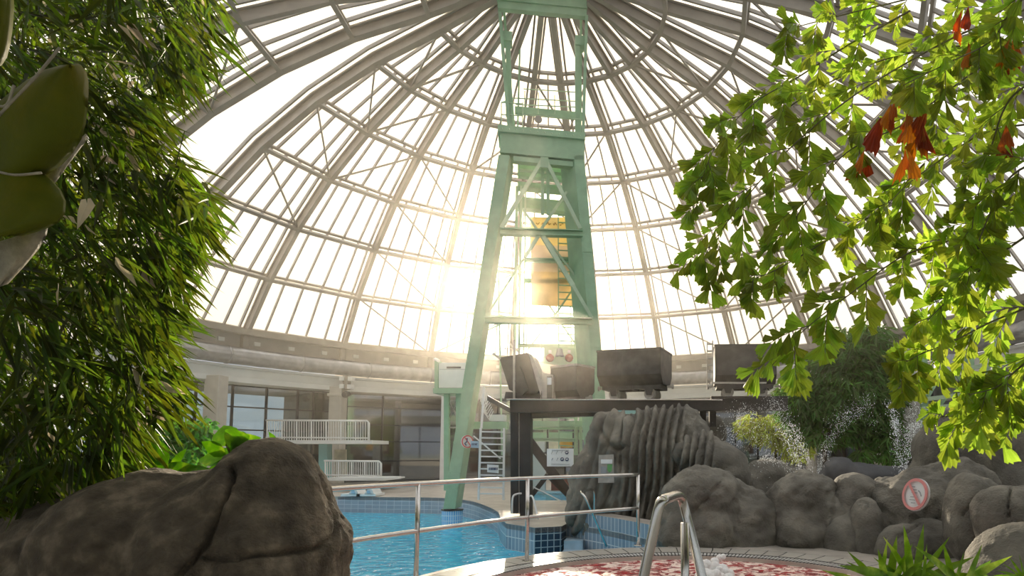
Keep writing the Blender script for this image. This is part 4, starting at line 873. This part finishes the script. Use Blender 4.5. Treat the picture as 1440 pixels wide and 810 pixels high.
# ================================================================ PLANTS
def add_leaf(mb, base, d, nrm, L, w, kind='lance', droop=.0, r=random):
    d = d.normalized(); s = d.cross(nrm)
    if s.length < 1e-3: s = d.orthogonal()
    s.normalize(); n = s.cross(d); g = Vector((0, 0, -1))
    def q(u, v, h=0): return base + d * u * L + s * v * w + n * h * w + g * droop * u * u * L
    if kind == 'lance':
        mb.add([q(0, 0), q(.22, -.5, .12), q(.22, .5, .12), q(.25, 0), q(.62, -.36, .1), q(.62, .36, .1), q(.65, 0), q(1, 0)],
               [(0, 1, 3), (0, 3, 2), (1, 4, 6, 3), (3, 6, 5, 2), (4, 7, 6), (6, 7, 5)])
    elif kind == 'fish':
        j = [r.uniform(.86, 1.04) for _ in range(5)]; k = r.choice((-1, 1))
        o = [(0, 0, 0), (.40, -.30 * 1, -.05), (.74, -.55, -.08), (.86 * j[0], -.48, .06), (.80, -.34, 0), (.98 * j[1], -.20, .1), (.88, -.04, 0), (1.04 * j[2], .10, .12), (.92, .22, 0), (1.08 * j[3], .42, .06), (.78 * j[4], .50, -.06), (.40, .26, -.05)]
        mb.add([q(u, v * k, h) for u, v, h in o], [(0, i, i + 1) for i in range(1, 11)])
    elif kind == 'oval':
        P_ = [(0, 0), (.12, .30), (.32, .5), (.58, .44), (.82, .22), (1, 0)]
        L_ = [q(u, -v, .18 * v) for u, v in P_]; R_ = [q(u, v, .18 * v) for u, v in P_]; C_ = [q(u, 0, 0) for u, _ in P_]
        b = len(L_); mb.add(L_ + C_ + R_, [(i, i + 1, b + i + 1, b + i) for i in range(b - 1)] + [(b + i, b + i + 1, 2 * b + i + 1, 2 * b + i) for i in range(b - 1)])
def inside(x, y, poly):
    c = False; j = len(poly) - 1
    for i in range(len(poly)):
        if (poly[i][1] > y) != (poly[j][1] > y) and x < (poly[j][0] - poly[i][0]) * (y - poly[i][1]) / (poly[j][1] - poly[i][1]) + poly[i][0]: c = not c
        j = i
    return c
# --- left bamboo
bpoly = [(-60, -60), (268, -60), (300, 0), (292, 55), (285, 95), (262, 110), (225, 130), (205, 165), (190, 190), (235, 205), (262, 245), (285, 275), (295, 290), (282, 330), (262, 355), (245, 395), (232, 430), (225, 470), (238, 510), (250, 560), (215, 570), (190, 600), (160, 650), (100, 668), (60, 690), (0, 720), (-60, 740)]
canes = [[(-80, 760), (-20, 300), (80, 60), (250, 20)], [(-60, 780), (20, 400), (120, 150), (230, 60)], [(-40, 800), (50, 450), (130, 260), (270, 260)], [(-20, 800), (60, 520), (150, 380), (250, 350)], [(0, 800), (60, 620), (140, 500), (235, 500)], [(-60, 820), (-20, 640), (90, 590), (200, 560)], [(-30, 700), (20, 250), (30, 60), (60, -50)]]
cl_ = ['bamboo cane whose leaves hang at the top right of the left thicket', 'bamboo cane with leaves drooping above the broad brown leaf', 'bamboo cane pushing bright leaves out at mid height of the left thicket', 'bamboo cane with leaf tips beside the lower dome panes', 'bamboo cane arching just above the far wall band', 'lowest bamboo cane, leaves above the cracked foreground rock', 'bamboo cane at the top left corner behind the broad leaf']
fol = [MB() for _ in canes]; dry = [MB() for _ in canes]; r_ = random.Random(21)
cpts = [[(a[0] + (b[0] - a[0]) * t, a[1] + (b[1] - a[1]) * t) for a, b in zip(c[:-1], c[1:]) for t in (0, .25, .5, .75)] for c in canes]
for k in range(1650):
    while True:
        x, y = r_.uniform(-60, 300), r_.uniform(-60, 740)
        if inside(x, y, bpoly): break
    ci = min(range(len(canes)), key=lambda i: min((x - u) ** 2 + (y - v) ** 2 for u, v in cpts[i]))
    edge = not inside(x + 70, y, bpoly); d = r_.uniform(2.9, 4.2) if edge else r_.uniform(2.6, 5.4); b = P(x, y, d)
    out_ = Vector((r_.uniform(.15, 1.0), r_.uniform(-.5, .5), r_.uniform(-1.0, -.15)))
    if y > 540: out_.x *= .6
    if not edge and r_.random() < .45: out_ = Vector((r_.uniform(-1, 1), r_.uniform(-.6, .6), r_.uniform(-1, .2)))
    for j in range(r_.randint(4, 7)):
        dd = out_.normalized() + Vector((r_.gauss(0, .28), r_.gauss(0, .28), r_.gauss(0, .24))); L = r_.uniform(.15, .27) * (1 if y < 560 else 1.25)
        q_ = b + Vector((r_.gauss(0, .04), r_.gauss(0, .04), r_.gauss(0, .03)))
        dr = r_.random() < .022
        add_leaf(dry[ci] if dr else fol[ci], q_, dd, Vector((r_.gauss(0, .6), -1, r_.gauss(.3, .6))), L * (.7 if dr else 1), L * (.095 if not dr else .2), 'lance', r_.uniform(.05, .3))
    if r_.random() < .5: fol[ci].tube([b, b - out_.normalized() * .25 + Vector((0, .02, .02))], .0025, 4, cap=False)
for i, c in enumerate(canes):
    t = thing('bamboo', cl_[i], 'bamboo', P(c[0][0], 900, 3.8), 'bamboo thicket on the left'); sp_ = spline([P(x, y, 3.7) for x, y in [(c[0][0], 900)] + c], 6); n = len(sp_)
    MB().tube(sp_, [.016 * (1 - .75 * k / n) for k in range(n)], 8).build('cane', m_cane, t, True); fol[i].build('foliage', m_bam, t)
    if dry[i].v: dry[i].build('dry_leaves', m_bamd, t)
# --- broad leaf at left edge
def surf_leaf(mb, outl, d, bulge, nu=10, thick=.006, dsl=(0, 0)):
    """outl: left/right pixel pairs along the blade"""
    rows = []
    for (x0, y0), (x1, y1) in outl:
        rows.append([P(x0 + (x1 - x0) * k / nu, y0 + (y1 - y0) * k / nu, d + bulge * (2 * k / nu - 1) ** 2 + dsl[0] * (k / nu) + dsl[1] * len(rows) / len(outl)) for k in range(nu + 1)])
    n = len(rows); b = len(mb.v); w = nu + 1
    for off in (0, thick):
        for r__ in rows: mb.v += [(p.x, p.y + off, p.z) for p in r__]
    for o_ in (0, n * w):
        for i in range(n - 1):
            for k in range(nu): mb.f.append([b + o_ + i * w + k, b + o_ + i * w + k + 1, b + o_ + (i + 1) * w + k + 1, b + o_ + (i + 1) * w + k]); mb.mi.append(0)
    bd = [(0, k) for k in range(w)] + [(i, nu) for i in range(1, n)] + [(n - 1, k) for k in range(nu - 1, -1, -1)] + [(i, 0) for i in range(n - 2, 0, -1)]
    for i in range(len(bd)): (a, c_), (e, f) = bd[i], bd[(i + 1) % len(bd)]; mb.f.append([b + a * w + c_, b + e * w + f, b + n * w + e * w + f, b + n * w + a * w + c_]); mb.mi.append(0)
    return mb
BL = thing('broad_leaf_plant', 'plant with big thick olive brown leaves at the left edge', 'plant', P(-60, 420, 1.3))
rows = [((84, 92), (110, 89)), ((62, 98), (117, 98)), ((38, 112), (120, 112)), ((14, 130), (120, 130)), ((-10, 150), (119, 150)), ((-30, 172), (116, 172)), ((-40, 195), (110, 193)), ((-40, 215), (98, 213)), ((-40, 232), (82, 230)), ((-40, 245), (62, 243))]
surf_leaf(MB(), rows, 1.25, .05, 12, .008, (0, .05)).build('leaf', m_big, BL, True)
rows = [((-40, 238), (55, 241)), ((-40, 250), (70, 252)), ((-40, 265), (82, 267)), ((-40, 280), (88, 281)), ((-40, 295), (87, 297)), ((-40, 310), (78, 311)), ((-40, 322), (60, 320)), ((-40, 331), (28, 330))]
surf_leaf(MB(), rows, 1.30, .04, 12, .008, (0, -.04)).build('leaf', m_big, BL, True)
rows = [((62, 242), (120, 188)), ((60, 246), (119, 196)), ((70, 252), (110, 208)), ((75, 256), (92, 232))]
surf_leaf(MB(), rows, 1.36, .01, 8, .005, (.03, 0)).build('leaf_underside', m_bige, BL, True)
rows = [((-40, 352), (64, 319)), ((-35, 372), (62, 330)), ((-30, 390), (52, 348)), ((-25, 402), (34, 370)), ((-20, 408), (8, 398))]
surf_leaf(MB(), rows, 1.38, .03, 12, .006, (0, 0)).build('leaf_underside', m_bige, BL, True)
rows = [((-40, -30), (15, -20)), ((-40, 0), (16, 10)), ((-40, 25), (14, 35)), ((-40, 50), (11, 58)), ((-40, 75), (6, 78)), ((-40, 92), (-2, 90))]
surf_leaf(MB(), rows, 1.22, .03, 8, .006).build('leaf', m_big, BL, True)
for pts in ([(-40, 205), (10, 150), (50, 108), (84, 67)], [(-40, 260), (-20, 240), (20, 246), (58, 243)], [(-40, 130), (5, 150), (20, 120)]):
    MB().tube(spline([P(x, y, 1.235) for x, y in pts], 5), [.004] * 4 + [.003] * 40 if False else .0028, 6).build('stalk', m_bige, BL, True)
MB().tube(spline([P(-60, 900, 1.5), P(-60, 500, 1.4), P(-50, 200, 1.35), P(-45, 0, 1.35)], 5), .012, 8).build('stem', m_trunk, BL, True)
# --- fishtail palm
fr = [
 ([(1480, 0), (1370, 40), (1290, 80), (1200, 135), (1120, 200), (1060, 265), (1010, 330), (985, 370)], 3.4, .36),
 ([(1480, -30), (1330, -12), (1230, 10), (1150, 30), (1095, 45)], 3.6, .22),
 ([(1480, 30), (1400, 80), (1330, 130), (1270, 175), (1190, 215), (1130, 290), (1100, 340)], 3.2, .30),
 ([(1480, 270), (1390, 310), (1330, 340), (1270, 360), (1200, 410), (1130, 465), (1085, 515)], 3.1, .28),
 ([(1480, 420), (1400, 450), (1340, 480), (1290, 500), (1258, 520)], 3.1, .27),
 ([(1480, 560), (1420, 575), (1370, 580), (1300, 590)], 3.0, .22),
 ([(1480, 170), (1390, 185), (1330, 220), (1270, 265), (1225, 320)], 3.5, .26),
 ([(1480, 100), (1420, 140), (1390, 220), (1370, 300), (1365, 350)], 3.0, .26),
 ([(1280, 15), (1190, 65), (1120, 110), (1060, 145), (1010, 200), (985, 255)], 3.7, .28),
 ([(1440, 60), (1300, 70), (1200, 100), (1110, 150), (1030, 215), (985, 290)], 3.8, .26),
 ([(1460, 320), (1390, 370), (1335, 420), (1290, 465)], 2.9, .22),
 ([(1470, -40), (1420, 20), (1390, 60), (1330, 90), (1270, 120)], 2.8, .26),
 ([(1480, 220), (1420, 250), (1380, 330), (1360, 400)], 2.8, .24),
 ([(1480, 480), (1430, 520), (1400, 545), (1340, 560)], 2.9, .24),
 ([(1300, 230), (1230, 300), (1160, 340), (1090, 380), (1050, 395)], 3.6, .22)]
palm = thing('fishtail_palm', 'fishtail palm with yellow green wedge leaflets, a few rusty, at the upper right', 'palm', P(1560, 900, 3.3))
r_ = random.Random(77)
for fi, (pts, d, pl_) in enumerate(fr):
    sp_ = spline([P(x, y, d + .15 * sin(i_)) for i_, (x, y) in enumerate(pts)], 8); n = len(sp_); st_ = MB(); lf = MB()
    st_.tube(sp_, [.0065 * (1 - .7 * k / n) for k in range(n)], 6)
    acc = 0; side = 1; k = 3
    while k < n - 1:
        a = sp_[k]; dr = (sp_[k + 1] - sp_[k - 1]).normalized(); side = -side; t = k / n
        per = dr.cross(Vector((0, 1, 0))).normalized() * side
        L = pl_ * (1.05 - .5 * t) * r_.uniform(.75, 1.15); dd = (dr * .75 + per * .65 + Vector((0, r_.uniform(-.45, .45), -.25))).normalized()
        m_ = 6; pp = [a + dd * L * j / m_ + Vector((0, 0, -1)) * (.2 * L * (j / m_) ** 2) for j in range(m_ + 1)]
        st_.tube(pp, [.0028 * (1 - .6 * j / m_) for j in range(m_ + 1)], 4, cap=False)
        s2_ = 1; j = .5
        while j <= m_ + .01:
            i0 = min(int(j), m_ - 1); q_ = pp[i0].lerp(pp[i0 + 1], j - i0); dl = (pp[i0 + 1] - pp[i0]).normalized(); s2_ = -s2_
            pe = dl.cross(Vector((r_.uniform(-.3, .3), 1, r_.uniform(-.3, .3)))).normalized() * s2_
            ld2 = dl * .8 + pe * r_.uniform(.4, 1.0) + Vector((0, r_.uniform(-.35, .35), -.18)); LL = r_.uniform(.066, .135) * (.62 + .38 * min(1, d / 3.6))
            if j > m_ - .3: ld2 = dl
            add_leaf(lf, q_, ld2, Vector((r_.gauss(0, .55), -1, r_.gauss(.1, .55))), LL, LL * r_.uniform(.5, .85), 'fish', r_.uniform(0, .25), r_)
            j += r_.uniform(.42, .66)
        k += 3 if d > 3.3 else 3
    f_ = st_.build('frond', m_rach, palm, True); lf.build('foliage', m_palm, f_)
dl_ = MB()
for x, y, ln, sp2 in ((1262, 135, 5, 12), (1285, 160, 6, 12), (1300, 150, 4, 10), (1222, 215, 3, 8), (1275, 215, 3, 6), (1290, 175, 5, 10), (1420, 60, 5, 14), (1350, 15, 3, 8), (1410, 180, 3, 10), (1240, 165, 3, 10), (1360, 60, 2, 8)):
    for j in range(ln): b = P(x + r_.gauss(0, sp2 * .7), y + r_.gauss(0, sp2 * .5), 3.0 + r_.uniform(-.1, .1)); L = r_.uniform(.12, .19); add_leaf(dl_, b, Vector((r_.uniform(-.5, .15), r_.uniform(-.2, .2), -1)), Vector((r_.gauss(0, .4), -1, 0)), L, L * r_.uniform(.25, .5), 'fish', 0, r_)
o = dl_.build('dead_foliage', m_palmd, palm); o['label'] = 'rusty brown dead leaflets'
MB().tube(spline([P(1560, 900, 3.3), P(1540, 500, 3.3), P(1520, 200, 3.3), P(1500, -60, 3.3)], 5), .05, 10).build('trunk', m_trunk, palm, True)
# --- mid trees
def tree(label, cx, top, base, d, blobs, n, mat, L=.22, seed=1, kind='lance', name='bamboo_tree', arcs=(), w=.16):
    r_ = random.Random(seed); t = thing(name, label, 'tree', P(cx, base, d)); f = MB()
    for k in range(n):
        bx_, by_, rx, ry = r_.choices(blobs, [b[2] * b[3] for b in blobs])[0]
        a = r_.uniform(0, 2 * pi); q_ = sqrt(r_.random()); x, y = bx_ + rx * q_ * cos(a), by_ + ry * q_ * sin(a); p = P(x, y, d + r_.uniform(-.9, .9) * (1 - q_ * .5))
        o_ = Vector((cos(a) * .6, r_.uniform(-.6, .3), r_.uniform(-1, .1)))
        for j in range(4): add_leaf(f, p, o_ + Vector((r_.gauss(0, .45), r_.gauss(0, .4), r_.gauss(0, .3))), Vector((r_.gauss(0, .6), -1, r_.gauss(.4, .6))), L * r_.uniform(.6, 1.2), L * w, kind, .2, r_)
    f.build('foliage', mat, t)
    for pts in arcs: sp_ = spline([P(x, y, d + .1) for x, y in pts], 5); MB().tube(sp_, [.05 * (1 - .6 * k / len(sp_)) for k in range(len(sp_))], 8).build('stem', m_trunk, t, True)
    return t
tree('bushy dark green bamboo tree behind the fountains right of the trestle', 1200, 460, 655, 14.6, [(1190, 545, 72, 60), (1130, 560, 40, 40), (1235, 560, 38, 60), (1205, 495, 48, 38), (1170, 600, 60, 26), (1252, 620, 22, 32), (1232, 470, 22, 16), (1215, 640, 12, 16)], 3600, m_treef, .26, 3, arcs=[[(1190, 660), (1186, 600), (1215, 540), (1240, 500)], [(1205, 660), (1208, 610), (1180, 550)], [(1160, 660), (1165, 610), (1200, 570)], [(1225, 660), (1226, 600), (1215, 520)]])
tree('thin yellow green bush seen through the spray mist', 1090, 580, 655, 16.5, [(1090, 605, 38, 24), (1120, 620, 26, 26), (1060, 600, 24, 18)], 500, m_yel, .22, 8, name='yellow_bush', arcs=[[(1090, 660), (1092, 610)]])
tree('small leaved green shrub left of the beige column', 265, 570, 665, 6.5, [(262, 625, 30, 30), (235, 620, 24, 34), (285, 605, 18, 18), (215, 590, 18, 26), (245, 655, 40, 14)], 900, m_shrub, .075, 12, kind='oval', name='shrub', arcs=[[(262, 690), (262, 640), (250, 605)], [(262, 670), (280, 625)]], w=.5)
tree('leafy green plants below the bamboo at the far left', 110, 640, 740, 5.5, [(60, 690, 70, 26), (120, 672, 60, 22), (20, 720, 50, 20), (170, 655, 40, 16)], 500, m_bam, .2, 13, name='undergrowth', arcs=[[(60, 760), (64, 690)]])
# --- broad leaved plant behind the rock
def rosette(name, label, cat, base, leaves, mat, kind, d, stem=True, w=.42):
    t = thing(name, label, cat, P(base[0], base[1], d))
    for (x0, y0, x1, y1, wf, dy) in leaves:
        a, b = P(x0, y0, d), P(x1, y1, d + dy); mb = MB(); add_leaf(mb, a, b - a, Vector((rng.uniform(-.5, .5), -1, rng.uniform(-.2, .9))), (b - a).length * 1.05, (b - a).length * wf, kind, .10); mb.build('leaf', mat, t, True)
        if stem: MB().tube([P(base[0], base[1], d), a], .006, 5).build('leaf_stalk', m_cane, t)
    return t
rosette('broad_leaved_plant', 'plant with glossy yellow green leaves peeping over the foreground rock', 'plant', (335, 665), [(322, 628, 315, 595, .75, .1), (318, 625, 350, 608, .7, -.1), (330, 622, 366, 612, .5, .0), (322, 632, 368, 632, .6, -.1), (338, 640, 364, 650, .5, 0), (318, 640, 285, 618, .55, 0), (325, 645, 282, 640, .5, .1), (320, 650, 290, 662, .5, 0), (335, 622, 352, 640, .6, -.12), (345, 625, 330, 605, .5, .1), (310, 650, 345, 655, .4, -.1)], m_poth, 'oval', 3.9)
rosette('broad_leaved_plant', 'low clump of long bright green leaves above the left shoulder of the rock', 'plant', (225, 680), [(230, 660, 180, 628, .35, 0), (235, 655, 205, 610, .4, .1), (240, 660, 262, 628, .3, 0), (225, 665, 275, 650, .3, -.1), (240, 668, 300, 655, .28, -.1), (215, 668, 165, 652, .35, 0), (190, 672, 145, 645, .4, .1), (180, 670, 120, 668, .35, 0), (205, 660, 195, 622, .5, 0), (160, 672, 140, 655, .4, 0)], m_poth, 'oval', 3.8)
t = rosette('leaf_shoot', 'single small yellow green leaf standing up behind the rock top', 'plant', (388, 640), [(390, 626, 378, 605, .35, 0)], m_poth, 'lance', 3.8)
ll = []
for cx_, sc_ in ((1290, 1.0), (1350, .8), (1245, .75)):
    for k in range(11):
        a = R(8 + 164 * k / 10 + rng.uniform(-8, 8)); L = rng.uniform(70, 125) * sc_; ll.append((cx_ + rng.uniform(-10, 10), 830, cx_ + cos(a) * L * 1.0, 822 - sin(a) * L * .85, rng.uniform(.09, .17), rng.uniform(-.35, .3)))
rosette('strap_leaved_plant', 'strap leaved green plant in the bottom right corner before the rocks', 'plant', (1300, 830), ll, m_fern, 'lance', 4.4, stem=False)
rosette('strap_leaved_plant', 'small tuft of green blades at the very bottom right edge', 'plant', (1440, 830), [(1440, 815, 1440 + 40 * cos(R(a_)), 812 - 36 * sin(R(a_)), .12, 0) for a_ in (20, 50, 75, 100, 120, 140, 158, 172)], m_fern, 'lance', 4.0, stem=False)

# haze volume added inside the dome to spread a glow around the sun
mh = bpy.data.materials.new('sun glow haze'); mh.use_nodes = True; nt = mh.node_tree; nt.nodes.clear(); o = N(nt, 'ShaderNodeOutputMaterial')
v = N(nt, 'ShaderNodeVolumeScatter', i_Density=HAZE, i_Anisotropy=.87); v.inputs['Color'].default_value = (1, .93, .82, 1); nt.links.new(v.outputs[0], o.inputs['Volume'])
hz = MB().lathe((CX, CY, 0), [(0, .4), (13.5, .4), (14.2, 6.0), (10.5, 10.5), (5, 13), (0, 13.4)], 32).build('glow_haze', mh)
tag(hz, 'faint haze added under the dome to spread a glow around the sun', 'haze', kind='stuff')
